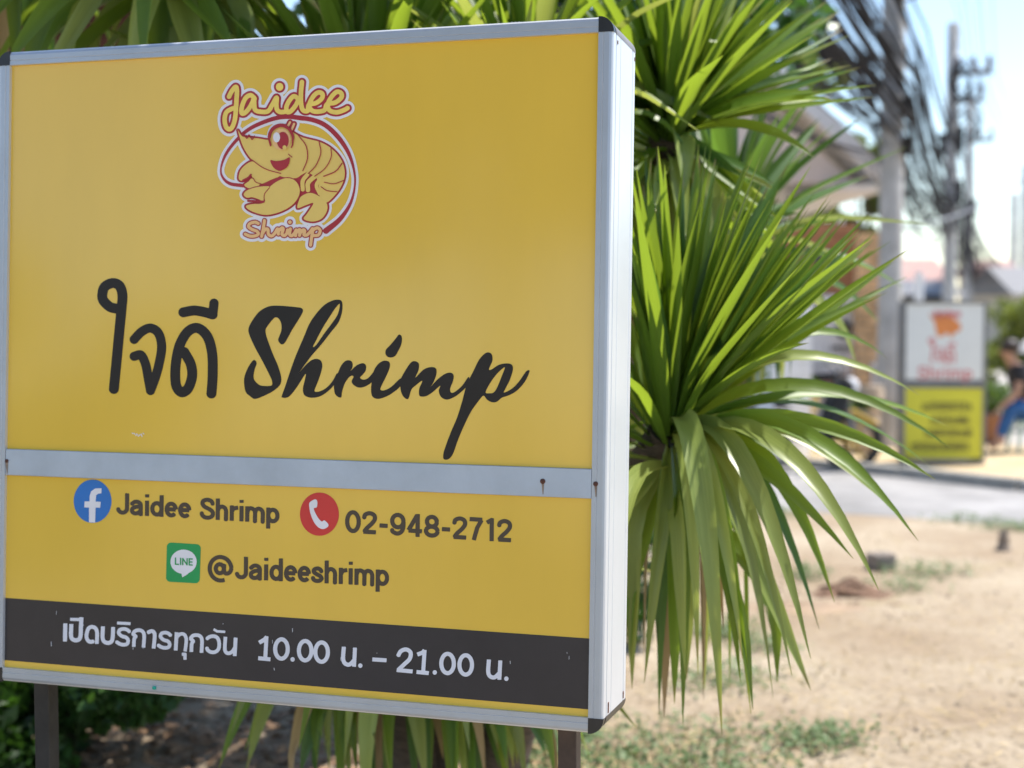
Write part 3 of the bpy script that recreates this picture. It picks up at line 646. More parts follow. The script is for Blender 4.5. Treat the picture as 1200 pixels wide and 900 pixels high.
H1 = at(783, 520, 3.32); H2 = at(785, 165, 3.75)
pr = empty('sword_leaf_plant', (H1.x + .05, H1.y + .12, 0)); bpy.context.view_layer.update()
def world_root(o):
    o.location = (0, 0, 0)
world_root(pr)
tag(pr, 'tall sword-leaved plant with two green rosettes beside the bare end of the signboard', 'plant')
b0 = at(540, 900, 3.95); b0.z = -.05
trunk(pr, [b0, b0.lerp(H1, .6) + Vector((-.08, .05, 0)), H1 + Vector((0, 0, .02))], [.075, .06, .05])
trunk(pr, [b0 + Vector((.02, .05, 0)), (b0 + H2) / 2 + Vector((.02, .1, 0)), H2], [.08, .065, .055])
def keep_right(pts): return False
D1 = 3.32
traced(pr, [
    ((795, 505, D1), (900, 405, 3.2), (1072, 288, 3.05), .058, 0), ((797, 500, D1), (880, 420, 3.1), (948, 402, 2.95), .062, 0),
    ((797, 500, D1), (900, 360, 3.3), (1078, 463, 3.3), .050, 1), ((797, 505, D1), (925, 395, 3.2), (1115, 526, 3.2), .052, 0),
    ((797, 508, D1), (950, 425, 3.35), (1112, 500, 3.5), .046, 0), ((797, 510, D1), (930, 455, 3.1), (1096, 562, 3.0), .050, 0),
    ((797, 512, D1), (930, 440, 3.0), (1076, 634, 2.9), .054, 0), ((795, 515, D1), (910, 440, 2.95), (1030, 692, 2.8), .056, 1),
    ((792, 505, D1), (868, 440, 3.0), (950, 772, 2.85), .056, 1), ((790, 500, D1), (822, 420, 2.95), (846, 862, 2.95), .062, 1),
    ((790, 510, D1), (860, 470, 3.1), (906, 818, 3.1), .050, 1), ((795, 512, D1), (900, 460, 3.1), (978, 706, 3.0), .050, 0),
    ((788, 520, D1), (800, 560, 3.1), (800, 850, 3.05), .054, 0), ((782, 520, D1), (770, 600, 3.15), (772, 838, 3.2), .050, 2),
    ((797, 510, D1), (960, 470, 3.4), (1040, 588, 3.4), .044, 0), ((790, 520, D1), (845, 520, 3.3), (905, 745, 3.3), .046, 0),
    ((788, 500, D1), (755, 350, 3.25), (763, 185, 3.2), .052, 0), ((790, 500, D1), (812, 340, 3.2), (842, 190, 3.1), .056, 0), ((790, 500, D1), (835, 340, 3.25), (895, 175, 3.2), .056, 0),
    ((792, 500, D1), (860, 350, 3.25), (950, 195, 3.15), .056, 0), ((793, 500, D1), (875, 370, 3.2), (985, 235, 3.1), .056, 0), ((794, 502, D1), (890, 385, 3.25), (1018, 252, 3.2), .050, 0),
    ((790, 500, D1), (800, 330, 3.3), (800, 200, 3.3), .056, 2), ((790, 500, D1), (850, 330, 3.4), (925, 190, 3.4), .056, 2), ((795, 512, D1), (850, 560, 3.1), (868, 800, 3.0), .05, 0), ((795, 512, D1), (872, 505, 3.05), (1000, 655, 2.9), .05, 0),
    ((797, 505, D1), (930, 420, 3.4), (1092, 548, 3.5), .04, 2), ((797, 508, D1), (905, 450, 3.2), (1056, 606, 3.1), .044, 1), ((797, 512, D1), (890, 450, 3.1), (1010, 645, 3.0), .044, 0), ((795, 512, D1), (880, 470, 3.2), (960, 738, 3.1), .042, 2),
    ((795, 512, D1), (860, 460, 3.0), (928, 792, 2.9), .042, 1), ((793, 512, D1), (845, 460, 3.1), (880, 836, 3.0), .042, 0), ((790, 510, D1), (832, 450, 3.0), (870, 772, 2.95), .046, 1), ((797, 500, D1), (930, 330, 3.4), (1040, 420, 3.5), .038, 0),
    ((795, 502, D1), (900, 400, 3.35), (1030, 345, 3.4), .04, 0), ((790, 512, D1), (815, 470, 3.0), (818, 790, 2.98), .045, 1), ((785, 515, D1), (778, 560, 3.1), (755, 800, 3.1), .045, 1), ((790, 512, D1), (838, 500, 3.15), (848, 740, 3.1), .04, 3)], PM, wf=.84)
def pxy(p):
    d = p - CAM; z = d.dot(FW); return 600 + FPX * d.x / z, 450 - FPX * d.dot(UP) / z
def thin(pts):
    x, y = pxy(pts[-1]); xm, ym = pxy(pts[5])
    return (x > 880 and 340 < y < 760 and random.random() < .85) or (xm > 860 and 380 < ym < 620 and random.random() < .7)
head(pr, H1, 84, .62, PM, 80, -75, .037, thin)
def fan(root, C, D, n, a0, a1, l0, l1, w0, w1, mats):
    for k in range(n):
        a = R(a0 + (a1 - a0) * (k + random.random()) / n); L = random.uniform(l0, l1); de = random.uniform(-.3, .3); bend = random.uniform(-.04, .10) * (1 if math.cos(a) > 0 else -1)
        b = (C[0] + random.uniform(-9, 9), C[1] + random.uniform(-14, 14), D); t = (C[0] + L * math.cos(a - bend), C[1] - L * math.sin(a - bend), D + de); m_ = (C[0] + .5 * L * math.cos(a), C[1] - .5 * L * math.sin(a), D + de * .35)
        traced(root, [(b, m_, t, random.uniform(w0, w1), random.choice(mats))], PM)
fan(pr, (788, 500), 3.32, 80, 36, 108, 255, 338, .026, .038, (0, 0, 0, 2))
head(pr, H2, 95, .52, PM, 80, -75, .042, lambda p: pxy(p[-1])[0] > 930)
fan(pr, (785, 150), 3.75, 76, 8, 150, 170, 250, .028, .040, (0, 0, 0, 1, 2))
fan(pr, (790, 165), 3.72, 30, 222, 345, 90, 190, .030, .042, (1, 1, 0, 2))
traced(pr, [((795, 150, 3.75), (880, 90, 3.6), (955, 40, 3.5), .055, 0), ((795, 150, 3.75), (880, 100, 3.6), (935, 70, 3.5), .055, 0), ((795, 155, 3.75), (880, 110, 3.6), (962, 108, 3.55), .05, 0),
            ((795, 160, 3.75), (900, 110, 3.6), (980, 118, 3.5), .05, 0), ((795, 160, 3.75), (880, 130, 3.6), (955, 185, 3.5), .045, 0), ((792, 160, 3.7), (800, 150, 3.5), (802, 230, 3.4), .06, 1),
            ((790, 150, 3.75), (850, 60, 3.7), (905, -30, 3.7), .055, 0), ((790, 150, 3.75), (820, 60, 3.7), (850, -40, 3.7), .055, 0), ((790, 150, 3.75), (770, 60, 3.7), (760, -40, 3.7), .055, 0), ((790, 150, 3.75), (750, 70, 3.7), (700, -10, 3.7), .055, 0)], PM)

H8 = at(850, 285, 4.5); pb_ = empty('sword_leaf_plant'); tag(pb_, 'bluish dark sword-leaved plant tucked behind the two-rosette plant', 'plant')
b0 = at(575, 850, 4.7); b0.z = -.05; trunk(pb_, [b0, (b0 + H8) / 2 + Vector((-.1, .05, 0)), H8], [.075, .06, .05])
head(pb_, H8, 95, .52, [M['palm_dark'], M['palm_old_sunlit']], 88, -70, .044)
H3 = at(430, 190, 3.75); H6 = at(470, 640, 3.75)
pm = empty('sword_leaf_plant'); tag(pm, 'sword-leaved plant hidden behind the yellow signboard, green tips over its top edge', 'plant')
b0 = at(455, 900, 4.0); b0.z = -.05; trunk(pm, [b0, (b0 + H3) / 2 + Vector((.05, 0, 0)), H3], [.085, .07, .055]); trunk(pm, [b0 + Vector((.1, -.05, 0)), H6], [.07, .05])
head(pm, H3, 130, .74, PM, 88, -40, .052)
head(pm, H6, 110, .72, PM, 80, -65, .048)
H7 = at(620, 120, 3.6); head(pm, H7, 50, .55, PM, 88, 10, .046); trunk(pm, [b0 + Vector((.05, .05, 0)), (b0 + H7) / 2 + Vector((.1, 0, 0)), H7], [.07, .06, .05])
traced(pm, [((330, 780, 3.7), (300, 770, 3.6), (255, 905, 3.5), .04, 0), ((340, 780, 3.7), (310, 800, 3.6), (290, 900, 3.5), .045, 1), ((420, 760, 3.7), (410, 800, 3.5), (418, 905, 3.5), .04, 0), ((480, 770, 3.6), (490, 830, 3.5), (500, 920, 3.4), .045, 1),
            ((520, 770, 3.6), (535, 830, 3.5), (548, 920, 3.4), .045, 1), ((560, 760, 3.7), (575, 830, 3.6), (585, 900, 3.5), .04, 2), ((380, 760, 3.7), (370, 830, 3.5), (352, 910, 3.5), .045, 2), ((600, 770, 3.6), (620, 830, 3.5), (640, 890, 3.5), .04, 2)], PM)
for k in range(34):
    x = random.uniform(335, 665); y = random.uniform(865, 960); x0 = x * .55 + 225 + random.uniform(-25, 25)
    traced(pm, [((x0, 740, 3.75), (x - 8, 800, 3.6 + random.uniform(-.15, .1)), (x, y, 3.5 + random.uniform(-.2, .1)), random.uniform(.03, .046), random.choice((0, 2, 2, 1, 3)))], PM)
fan(pm, (420, 190), 3.62, 54, 22, 158, 150, 260, .026, .040, (0, 0, 1))
fan(pm, (610, 150), 3.5, 34, 25, 160, 120, 190, .026, .036, (0, 0, 1))
H4 = at(215, -70, 3.7); H5 = at(10, -120, 3.9)
pl = empty('sword_leaf_plant'); tag(pl, 'tall sword-leaved plant drooping over the far top corner of the signboard', 'plant')
b0 = at(-90, 900, 4.1); b0.z = -.05; trunk(pl, [b0, (b0 + H4) / 2 + Vector((-.05, 0, 0)), H4], [.09, .07, .055]); trunk(pl, [b0 + Vector((-.08, 0, 0)), (b0 + H5) / 2, H5], [.08, .065, .055])
head(pl, H4, 130, .72, [M['palm'], M['palm_old_sunlit']], 85, -70, .055)
head(pl, H5, 60, .66, [M['palm'], M['palm_dark']], 85, -70, .05)
traced(pl, [((205, -60, 3.6), (215, 10, 3.4), (245, 120, 3.3), .07, 1), ((215, -60, 3.6), (160, -40, 3.4), (150, 130, 3.3), .06, 1), ((120, -30, 3.6), (70, -20, 3.4), (0, 90, 3.3), .055, 0), ((190, -40, 3.6), (230, 0, 3.4), (275, 60, 3.3), .07, 0), ((60, -60, 3.7), (30, -30, 3.5), (-30, 60, 3.5), .05, 0)], PM)

# ------------------------------------------------------------------ leaf clumps, shrubs, trees, ground cover
def leaves(pts, size, m, name, root=None, kind=None, flat=.0, asp=.5):
    V = []; F = []; uv = []
    for p in pts:
        p = Vector(p); L = size * random.uniform(.6, 1.4); d = Vector((random.gauss(0, 1), random.gauss(0, 1), random.gauss(0, 1) * (1 - flat))).normalized()
        u = Vector((random.gauss(0, 1), random.gauss(0, 1), random.gauss(0, 1))); sdv = d.cross(u)
        if flat: sdv = d.cross(Vector((random.gauss(0, .4), random.gauss(0, .4), 1)))
        sdv = sdv.normalized() * L * asp * .5; o = len(V)
        V += [p - d * L * .5, p + sdv - d * L * .05, p + d * L * .5, p - sdv - d * L * .05]; F.append((o, o + 1, o + 2, o + 3)); uv += [(.5, 0), (1, .5), (.5, 1), (0, .5)]
    me = bpy.data.meshes.new(name); me.from_pydata([tuple(v) for v in V], [], F); me.materials.append(m)
    ul = me.uv_layers.new(name='uv'); r0 = random.random() * 50
    for lp in me.loops:
        q = uv[lp.vertex_index]; ul.data[lp.index].uv = (q[0] * .2 + (lp.vertex_index // 4) * .37 + r0, q[1])
    o = bpy.data.objects.new(name, me); COL.objects.link(o)
    if root: o.parent = root
    if kind: o['kind'] = kind
    return o
def blob(c, r, n, shell=.55):
    out = []
    for _ in range(n):
        d = Vector((random.gauss(0, 1), random.gauss(0, 1), random.gauss(0, 1))).normalized() * (random.uniform(shell, 1) ** .6)
        out.append(Vector(c) + Vector((d.x * r[0], d.y * r[1], d.z * r[2])))
    return out
def bush(name, c, r, n, size, m, label, cat='shrub', group=None, stem=True, clumps=9):
    root = empty(name, (c[0], c[1], 0)); P = []
    for k in range(clumps):
        d = Vector((random.gauss(0, .5), random.gauss(0, .5), random.gauss(0, .5)))
        P += [q for q in blob((d.x * r[0], d.y * r[1], c[2] + d.z * r[2]), [x * random.uniform(.35, .6) for x in r], n // clumps, .3) if q.z > .01]
    leaves(P, size, m, 'crown', root)
    mb = MB()
    for k in range(5):
        a = k * 1.3; mb.tube([(0, 0, -.03), (r[0] * .2 * math.cos(a), r[1] * .2 * math.sin(a), c[2] * .6), (r[0] * .5 * math.cos(a), r[1] * .5 * math.sin(a), c[2] + r[2] * .3)], [.02, .015, .006], 6)
    mb.build('trunk', M['bark'], root)
    return tag(root, label, cat, group)
def tree(name, base, h, r, n, size, m, label, group=None):
    root = empty(name, (base[0], base[1], 0)); mb = MB(); P = []
    top = Vector((0, 0, h * .5)); mb.tube([(0, 0, -.1), (.05, .02, h * .25), top], [h * .03, h * .022, h * .016], 10)
    for k in range(11):
        a = k * 2.4; rr = r * random.uniform(.25, .8); tip = Vector((rr * math.cos(a), rr * math.sin(a), h * random.uniform(.5, .92)))
        mb.tube([top * random.uniform(.7, 1), (top + tip) / 2 + Vector((0, 0, .1)), tip], [h * .011, h * .007, h * .003], 6)
        P += blob(tip, [r * random.uniform(.3, .5)] * 2 + [r * random.uniform(.22, .35)], n // 11, .35)
    mb.build('trunk', M['bark'], root); leaves(P, size, m, 'crown', root)
    return tag(root, label, 'tree', group)
# dark shrubs behind the sign
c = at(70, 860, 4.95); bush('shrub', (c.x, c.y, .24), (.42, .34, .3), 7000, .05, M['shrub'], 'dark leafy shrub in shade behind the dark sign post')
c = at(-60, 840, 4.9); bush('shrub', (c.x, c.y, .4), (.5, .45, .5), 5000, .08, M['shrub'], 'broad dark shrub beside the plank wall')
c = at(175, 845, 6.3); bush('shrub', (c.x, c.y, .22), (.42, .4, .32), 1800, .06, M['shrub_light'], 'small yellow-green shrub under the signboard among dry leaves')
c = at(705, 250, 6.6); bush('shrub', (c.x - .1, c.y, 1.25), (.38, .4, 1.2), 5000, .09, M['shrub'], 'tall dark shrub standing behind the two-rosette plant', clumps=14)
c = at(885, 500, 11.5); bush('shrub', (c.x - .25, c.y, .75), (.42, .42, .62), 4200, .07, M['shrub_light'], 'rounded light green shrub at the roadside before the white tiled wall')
c = at(990, 480, 15.6); bush('shrub', (c.x, c.y, .36), (.24, .3, .24), 1800, .07, M['treeg'], 'narrow green shrub beside the stacked beige jars')
# background trees
tree('tree', (0.1, 6.9, 0), 4.7, 1.25, 6500, .12, M['shrub'], 'dark leafy tree added to cast shade on the ground behind the signboard')  # added tree, its crown throws shade on the leaf litter
c = at(900, 110, 26); tree('tree', c, 6.3, 1.7, 3600, .24, M['tree'], 'yellow-green tree rising behind the gabled roof')
c = at(1008, 235, 24); tree('tree', c, 4.4, .75, 1800, .20, M['tree'], 'small yellow-green tree between the roof and the timber cabin')
c = at(1190, 400, 20); tree('tree', (c.x + .5, c.y, 0), 1.65, .85, 4200, .12, M['tree'], 'low bushy green tree beside the paved path behind the seated person')
c = at(1178, 375, 27); bush('shrub', (c.x + .3, c.y, .8), (.9, .8, .75), 3000, .13, M['tree'], 'bright green hedge shrub beyond the low bushy tree')
c = at(770, 120, 14); tree('tree', (c.x - .1, c.y, 0), 4.0, .9, 2600, .16, M['treeg'], 'green tree standing behind the tall dark shrub')

tree('tree', (-6.7, -7.3, 0), 7.0, 2.7, 9000, .26, M['treeg'], 'large round leafy tree added out of view, mirrored faintly in the yellow sign face')  # unseen tree behind the camera, added to darken part of the sign's reflection
bush('shrub', (-10.6, -4.5, 1.2), (1.9, 1.6, 1.2), 5000, .2, M['treeg'], 'big garden shrub added out of view, mirrored faintly in the yellow sign face')  # unseen shrub, added to close off the low edge of the mirrored sky
def scatter_px(n, x0, x1, y0, y1, f=None):
    out = []
    while len(out) < n:
        x = random.uniform(x0, x1); y = random.uniform(y0, y1)
        if f is None or random.random() < f(x, y): out.append(gnd(x, y))
    return out
P = []
for q in scatter_px(1150, 600, 1010, 838, 960, lambda x, y: max(0, min(1, (y - 838 - .00 * x) / 40)) * max(0, min(1, (960 - x) / 130))):
    for _ in range(3): P.append(q + Vector((random.gauss(0, .03), random.gauss(0, .03), random.uniform(.004, .045))))
for (px, py, sx, sy, k) in ((845, 742, 40, 10, 160), (890, 760, 30, 8, 70), (1080, 672, 45, 6, 130), (945, 676, 22, 5, 80), (1060, 690, 30, 5, 60), (905, 604, 30, 4, 150), (870, 600, 40, 4, 120), (1190, 620, 40, 3, 160), (1130, 612, 40, 3, 70), (850, 800, 60, 14, 130), (960, 870, 40, 12, 160), (640, 870, 60, 25, 300), (790, 690, 40, 12, 120)):
    for _ in range(k):
        q = gnd(random.gauss(px, sx * .6), random.gauss(py, sy * .6))
        for _ in range(3): P.append(q + Vector((random.gauss(0, .04), random.gauss(0, .04), random.uniform(.004, .06))))
P2_ = [q + Vector((0, 0, random.uniform(.01, .05))) for q in scatter_px(700, 600, 990, 836, 960, lambda x, y: max(0, min(1, (y - 830) / 60)) * max(0, min(1, (990 - x) / 200)))]
P2_ += [q + Vector((0, 0, random.uniform(.01, .05))) for q in scatter_px(500, 740, 1200, 625, 900, lambda x, y: .5 + .5 * math.sin(x * .031) * math.sin(y * .06))]
tag(leaves(P2_, .075, M['straw'], 'dry_grass', None, 'stuff', .25, .07), 'thin dry grass blades standing in the sandy soil', 'grass')
tag(leaves(P, .027, M['grass'], 'grass', None, 'stuff', .5, .55), 'low green herbs and grass growing on the dry soil', 'grass')
P = [q + Vector((0, 0, random.uniform(.003, .012))) for q in scatter_px(5200, 680, 1330, 640, 960)]
tag(leaves(P, .035, M['straw'], 'straw', None, 'stuff', .96, .14), 'dry straw bits scattered over the sandy soil', 'straw')
P = []
for _ in range(3000):
    P.append(gnd(random.uniform(-120, 640), random.uniform(812, 1000)) + Vector((0, 0, random.uniform(.004, .03))))
tag(leaves(P, .06, M['litter'], 'leaf_litter', None, 'stuff', .85, .45), 'brown dry leaf litter on the ground under the signboard', 'leaves')
mb = MB()
for q in scatter_px(110, 730, 1300, 650, 940):
    r = random.uniform(.004, .013); mb.lathe((q.x, q.y, .001), [(r * .9, -.002), (r, r * .3), (r * .5, r * .75)], 5)
tag(mb.build('pebbles', mat('soil_coloured_pebbles', (.27, .21, .16), .9, .3, 30)), 'small pebbles lying on the sandy soil', 'pebbles', kind='stuff')
# dug mound, lump, stump
def rock(name, c, r, h, m, label, cat, n=14, rings=5, jag=.25):
    mb = MB(); vs = []; fs = []
    for i in range(rings + 1):
        t = i / rings
        for k in range(n):
            a = 2 * math.pi * k / n; rr = (1 - t ** 1.6) * random.uniform(1 - jag, 1 + jag) + .02
            vs.append((c[0] + r[0] * rr * math.cos(a), c[1] + r[1] * rr * math.sin(a), -.02 + (h + .02) * t * random.uniform(.85, 1.1)))
    for i in range(rings):
        for k in range(n): fs.append((i * n + k, i * n + (k + 1) % n, (i + 1) * n + (k + 1) % n, (i + 1) * n + k))
    fs.append(tuple(range(rings * n, rings * n + n))); mb.add(vs, fs)
    return tag(mb.build(name, m), label, cat)
g = gnd(995, 696); rock('dirt_mound', (g.x, g.y), (.21, .15), .085, M['dirt'], 'small mound of freshly dug reddish brown dirt on the sandy soil', 'mound', 18, 6, .38)
g = gnd(940, 712); rock('dirt_mound', (g.x, g.y), (.42, .22), .022, mat('brown_sand', (.30, .215, .145), .95, .25, 8, .5), 'low spread of brown soil beside the dug mound', 'mound')
g = gnd(1032, 667)
mb = MB(); mb.box((0, 0, .045), (.15, .12, .11), Matrix.Rotation(.4, 3, 'Z')); o = mb.build('concrete_lump', mat('soiled_concrete', (.24, .20, .17), .95, .35, 14, .6, 30), bevel=.02); o.location = (g.x, g.y, 0); tag(o, 'broken grey concrete lump lying behind the dug dirt mound', 'concrete block')
g = gnd(1176, 645); mb = MB(); mb.lathe((g.x, g.y, 0), [(.06, -.03), (.05, .01), (.036, .04), (.034, .09), (.026, .11)], 9); mb.box((g.x + .01, g.y, .115), (.02, .03, .05)); mb.box((g.x - .018, g.y, .105), (.014, .02, .04))
tag(mb.build('tree_stump', mat('dry_stump_wood', (.24, .19, .15), .95, .3, 30)), 'small broken brown stump sticking up near the road edge', 'stump')
mb = MB(); g = gnd(985, 705)
for k in range(45):
    r = random.uniform(.004, .012); x = g.x + random.gauss(0, .28); y = g.y + random.gauss(0, .2); mb.lathe((x, y, 0), [(r, -.003), (r * 1.1, r * .5), (r * .4, r)], 6)
tag(mb.build('soil_crumbs', mat('loose_soil', (.24, .16, .11), .95, .3, 20)), 'loose brown soil crumbs scattered round the dug mound', 'soil', kind='stuff')

# ------------------------------------------------------------------ far advertising box
Y0 = 14.2
def build_far_sign():
    root = empty('advertising_box'); tag(root, 'white and lime-yellow advertising box standing across the road', 'sign')
    cx = at(1106, 450, Y0).x; root.location = (cx, Y0, 0); root.rotation_euler = (0, 0, R(-4))
    zt, zm, zb = at(1106, 353, Y0).z, at(1106, 452, Y0).z, at(1106, 540, Y0).z
    wd = 96 * Y0 / FPX
    BX('cabinet', (0, .13, (zt + .05) / 2), (wd, .25, zt - .05 + .0), M['framegrey'], root)
    BX('upper_panel', (.0, .0, (zt + zm) / 2 + .02), (wd - .06, .03, zt - zm - .08), M['signwhite'], root)
    BX('lower_panel', (0, .0, (zm + zb) / 2 + .0), (wd - .05, .03, zm - zb - .05), M['lime'], root)
    for z in (zt - .012, zm, zb - .012): BX('rail', (0, -.004, z), (wd + .01, .05, .03), M['framegrey'], root)
    for sx in (-1, 1): BX('stile', (sx * (wd / 2 - .012), -.002, (zt + zb) / 2), (.03, .045, zt - zb - .03), M['framegrey'], root)
    for sx in (-1, 1): BX('foot', (sx * (wd / 2 - .06), .13, .03), (.06, .30, .08), M['rubber'], root)
    s = Y0 / FPX
    def tf(V, layer):
        return np.c_[(V[:, 0] - 1106) * s, np.full(len(V), -.016 - .002 * layer), zt - (V[:, 1] - 353) * s]
    def dc(name, a, m, step=.35): decal(name, a, 0, 1, m, step, root, tf)
    a = Art(); text(a, 'Jaidee', (1090, 372), (1124, 372), 9, 1.3); dc('emblem_word', a, M['pinkred'])
    a = Art().pg([(1093, 372), (1100, 368), (1112, 371), (1122, 378), (1124, 386), (1116, 391), (1113, 396), (1108, 390), (1102, 395), (1097, 392), (1095, 384)]).st([(1092, 374), (1089, 368)], 1.0); dc('emblem_shrimp', a, M['orange'])
    T = (1089, 394, 18); dc('name_lettering', thai_name(Art(), (1089 - 128 / 18, 397 - 93 / 18, 19.5), 26), M['pinkred'])
    dc('name_lettering', text(Art(), 'Shrimp', (1075, 444), (1139, 444), 15, 1.25), M['pinkred'])
    for k, (x0, x1, y) in enumerate(((1082, 1136, 478), (1092, 1134, 494), (1086, 1136, 509), (1070, 1138, 525))):
        a = Art(); x = x0
        while x < x1:
            h = random.uniform(4, 7); a.st([(x, y + 3), (x, y - h)], .9); a.st([(x, y - h), (x + 2.6, y - h + 1), (x + 2.8, y + 3)], .8); x += random.uniform(4.6, 6.4)
        dc('notice_lettering', a, M['olive'], .5)
build_far_sign()

# ------------------------------------------------------------------ utility poles and cables
PD = Vector((4.87, 14, 0)).normalized()
def upole(px, Y, top, wd, label, arms=(), boxes=()):
    p = at(px, 360, Y); root = empty('utility_pole', (p.x, p.y, 0), math.atan2(-PD.x, PD.y)); 
    MB().lathe((0, 0, 0), [(wd * .56, -.3), (wd * .54, 0), (wd * .46, top - .02), (wd * .42, top)], 14).build('shaft', M['pole'], root, smooth=True)
    for (z, L, off) in arms:
        a = BX('cross_arm', (off, -wd / 2 - .05, z), (L, .09, .11), M['iron'], root)
        for k in range(3):
            x = off + (k - 1) * L * .42
            MB().lathe((x, -wd / 2 - .05, z + .055), [(.03, 0), (.07, .06), (.04, .09), (.075, .15), (.04, .19), (.05, .25), (.02, .28)], 10).build('insulator', M['porcelain'], root, smooth=True)
        MB().tube([(off - L * .35, -wd / 2 - .05, z), (0, -wd / 2 - .03, z - .5)], .02, 6).build('brace', M['iron'], root)
    for (z, sx, h) in boxes:
        BX('junction_box', (sx * (wd / 2 + .05), -.06, z), (.12, .14, h), M['rubber'], root, bevel=.02)
    return tag(root, label, 'utility pole', 'utility poles along the road'), p
P1, p1 = upole(1043, 16.0, 8.2, .25, 'thick grey concrete utility pole beside the advertising box, close to the house', (), ((3.72, 1, .22), (3.3, 1, .2)))
P2, p2 = upole(1112, 30.0, 7.35, .26, 'grey utility pole carrying cross-arms with insulators, behind the advertising box', ((6.3, .72, .42), (5.75, .6, .32)), ((5.0, 1, .5), (4.9, -1, .45), (3.9, 1, .5)))
P3, p3 = upole(1133, 42.0, 7.5, .24, 'slim utility pole right behind the one with cross-arms', ((6.3, .7, .3),), ((4.4, 1, .5),))
P4, p4 = upole(1187, 62.0, 6.4, .34, 'pale distant utility pole beyond the red roofs', ())
P5, p5 = upole(1199, 56.0, 7.0, .30, 'distant utility pole with a dark box near its top', (), ((5.6, 1, .8),))
def sag(a, b, s, n=16):
    out = []
    for k in range(n + 1):
        t = k / n; q = a.lerp(b, t); q.z -= s * 4 * t * (1 - t); out.append(q)
    return out
p0 = Vector((-5.6, -12.0, 0)); side = Vector((PD.y, -PD.x, 0))
for k in range(70):
    off = random.choice((-.17, .17, -.2, .22, -.16)); z1 = random.gauss(3.7, .24); z2 = random.gauss(3.65, .3); z3 = random.gauss(3.1, .35)
    if k % 6 == 0: z1 += .8; z2 += .7
    o1 = side * (off + random.gauss(0, .07)); o2 = side * (off + random.gauss(0, .12)); o3 = side * (off + random.gauss(0, .2))
    a = p0 + side * (off + random.gauss(0, .25)) + Vector((0, 0, z1 + random.gauss(.5, .35))); b = p1 + o1; b.z = z1; c = p2 + o2; c.z = z2; d = p3 + o3; d.z = z3; e = p4 + o3 * 3; e.z = z3 - .9
    pts = sag(a, b, random.uniform(.1, .7), 18) + sag(b, c, random.uniform(.15, .8), 14)[1:] + sag(c, d, random.uniform(.1, .6), 10)[1:] + sag(d, e, random.uniform(.3, 1), 8)[1:]
    tag(MB().tube(pts, random.choice((.006, .008, .010, .013, .019)), 5, False).build('overhead_cable', M['cable']), 'black telephone cable in the drooping bundle strung between the utility poles', 'cable', 'cables in the bundle between the poles')
for k in range(6):
    offx = (.12, .42, .72, .08, .32, .56)[k]; z1 = 6.3 if k < 3 else 5.75
    pts = sag(p0 + side * offx + Vector((0, 0, z1 + .5)), p1 + side * offx + Vector((0, 0, z1 + .3)), .3, 16) + sag(p1 + side * offx + Vector((0, 0, z1 + .3)), p2 + side * offx + Vector((0, 0, z1 + .25)), .35, 14)[1:] + sag(p2 + side * offx + Vector((0, 0, z1 + .25)), p3 + side * offx + Vector((0, 0, z1 + .2)), .3, 8)[1:] + sag(p3 + side * offx + Vector((0, 0, z1 + .2)), p5 + side * offx + Vector((0, 0, z1 - .2)), .5, 8)[1:]
    tag(MB().tube(pts, .011, 5, False).build('power_line', M['wire']), 'thin grey power line strung on the cross-arms above the cable bundle', 'power line', 'power lines on the cross-arms')
for k, (pp, z) in enumerate(((p1, 3.75), (p2, 3.7), (p2, 4.6))):
    mb = MB()
    for j in range(7):
        r = random.uniform(.22, .42); c = pp + Vector((random.uniform(.0, .25), -.25 - .02 * j, z + random.uniform(-.15, .15)))
        mb.tube([c + Vector((r * .8 * math.cos(t), .02 * math.sin(3 * t), r * math.sin(t))) for t in np.linspace(0, 2 * math.pi, 20)], .014, 5, False)
    o = mb.build('cable_coil', M['cable'])
    tag(o, ('coil of slack black cable hung on the thick near pole', 'lower coil of slack cable hung on the cross-arm pole', 'upper coil of slack cable hung on the cross-arm pole')[k], 'cable coil')
pts = sag(at(1058, 268, 19), at(1215, 195, 28), .2)
tag(MB().tube(pts, .02, 5, False).build('service_wire', M['wire']), 'single grey wire crossing the sky from the house toward the road', 'wire')

# ------------------------------------------------------------------ gabled house, cabin, shop front
def P3d(px, py, Y): return at(px, py, Y)
hr = empty('house'); tag(hr, 'house with pale gabled roof and pinkish gable wall behind the plants', 'house')
Yh = 18.0
apex = at(800, -15, Yh); eave = at(1032, 212, Yh); low = at(800, 212, Yh); le = at(560, 212, Yh)
mb = MB(); mb.prism([at(800, 22, Yh + .45), at(1000, 214, Yh + .45), at(600, 214, Yh + .45)], (0, .2, 0)).build('gable_wall', M['stucco'], hr)
def slab(a, b, th, d): 
    n = Vector((-(b.z - a.z), 0, b.x - a.x)).normalized()
    if n.z < 0: n = -n
    return MB().prism([a, b, b + n * th, a + n * th], (0, d, 0))
slab(apex, eave, .10, 6).build('roof', M['roofing'], hr); slab(apex, le, .10, 6).build('roof', M['roofing'], hr)
slab(apex + Vector((0, -.05, -.06)), eave + Vector((0, -.05, -.06)), .20, .045).build('barge_board', M['soffit'], hr); slab(apex + Vector((0, -.05, -.06)), le + Vector((0, -.05, -.06)), .20, .045).build('barge_board', M['soffit'], hr)
q0 = at(968, 222, Yh + .3); q1 = at(1031, 222, Yh + .3); MB().box(((q0.x + q1.x) / 2, Yh + 2.6, q0.z), (q1.x - q0.x, 5.2, .08)).build('soffit', M['soffit'], hr)
hx0, hx1 = at(600, 300, Yh + .5).x, at(860, 300, Yh + .5).x
BX('wall', ((hx0 + hx1) / 2, Yh + 3, eave.z / 2), (hx1 - hx0, 4.6, eave.z - .02), M['cream'], hr)
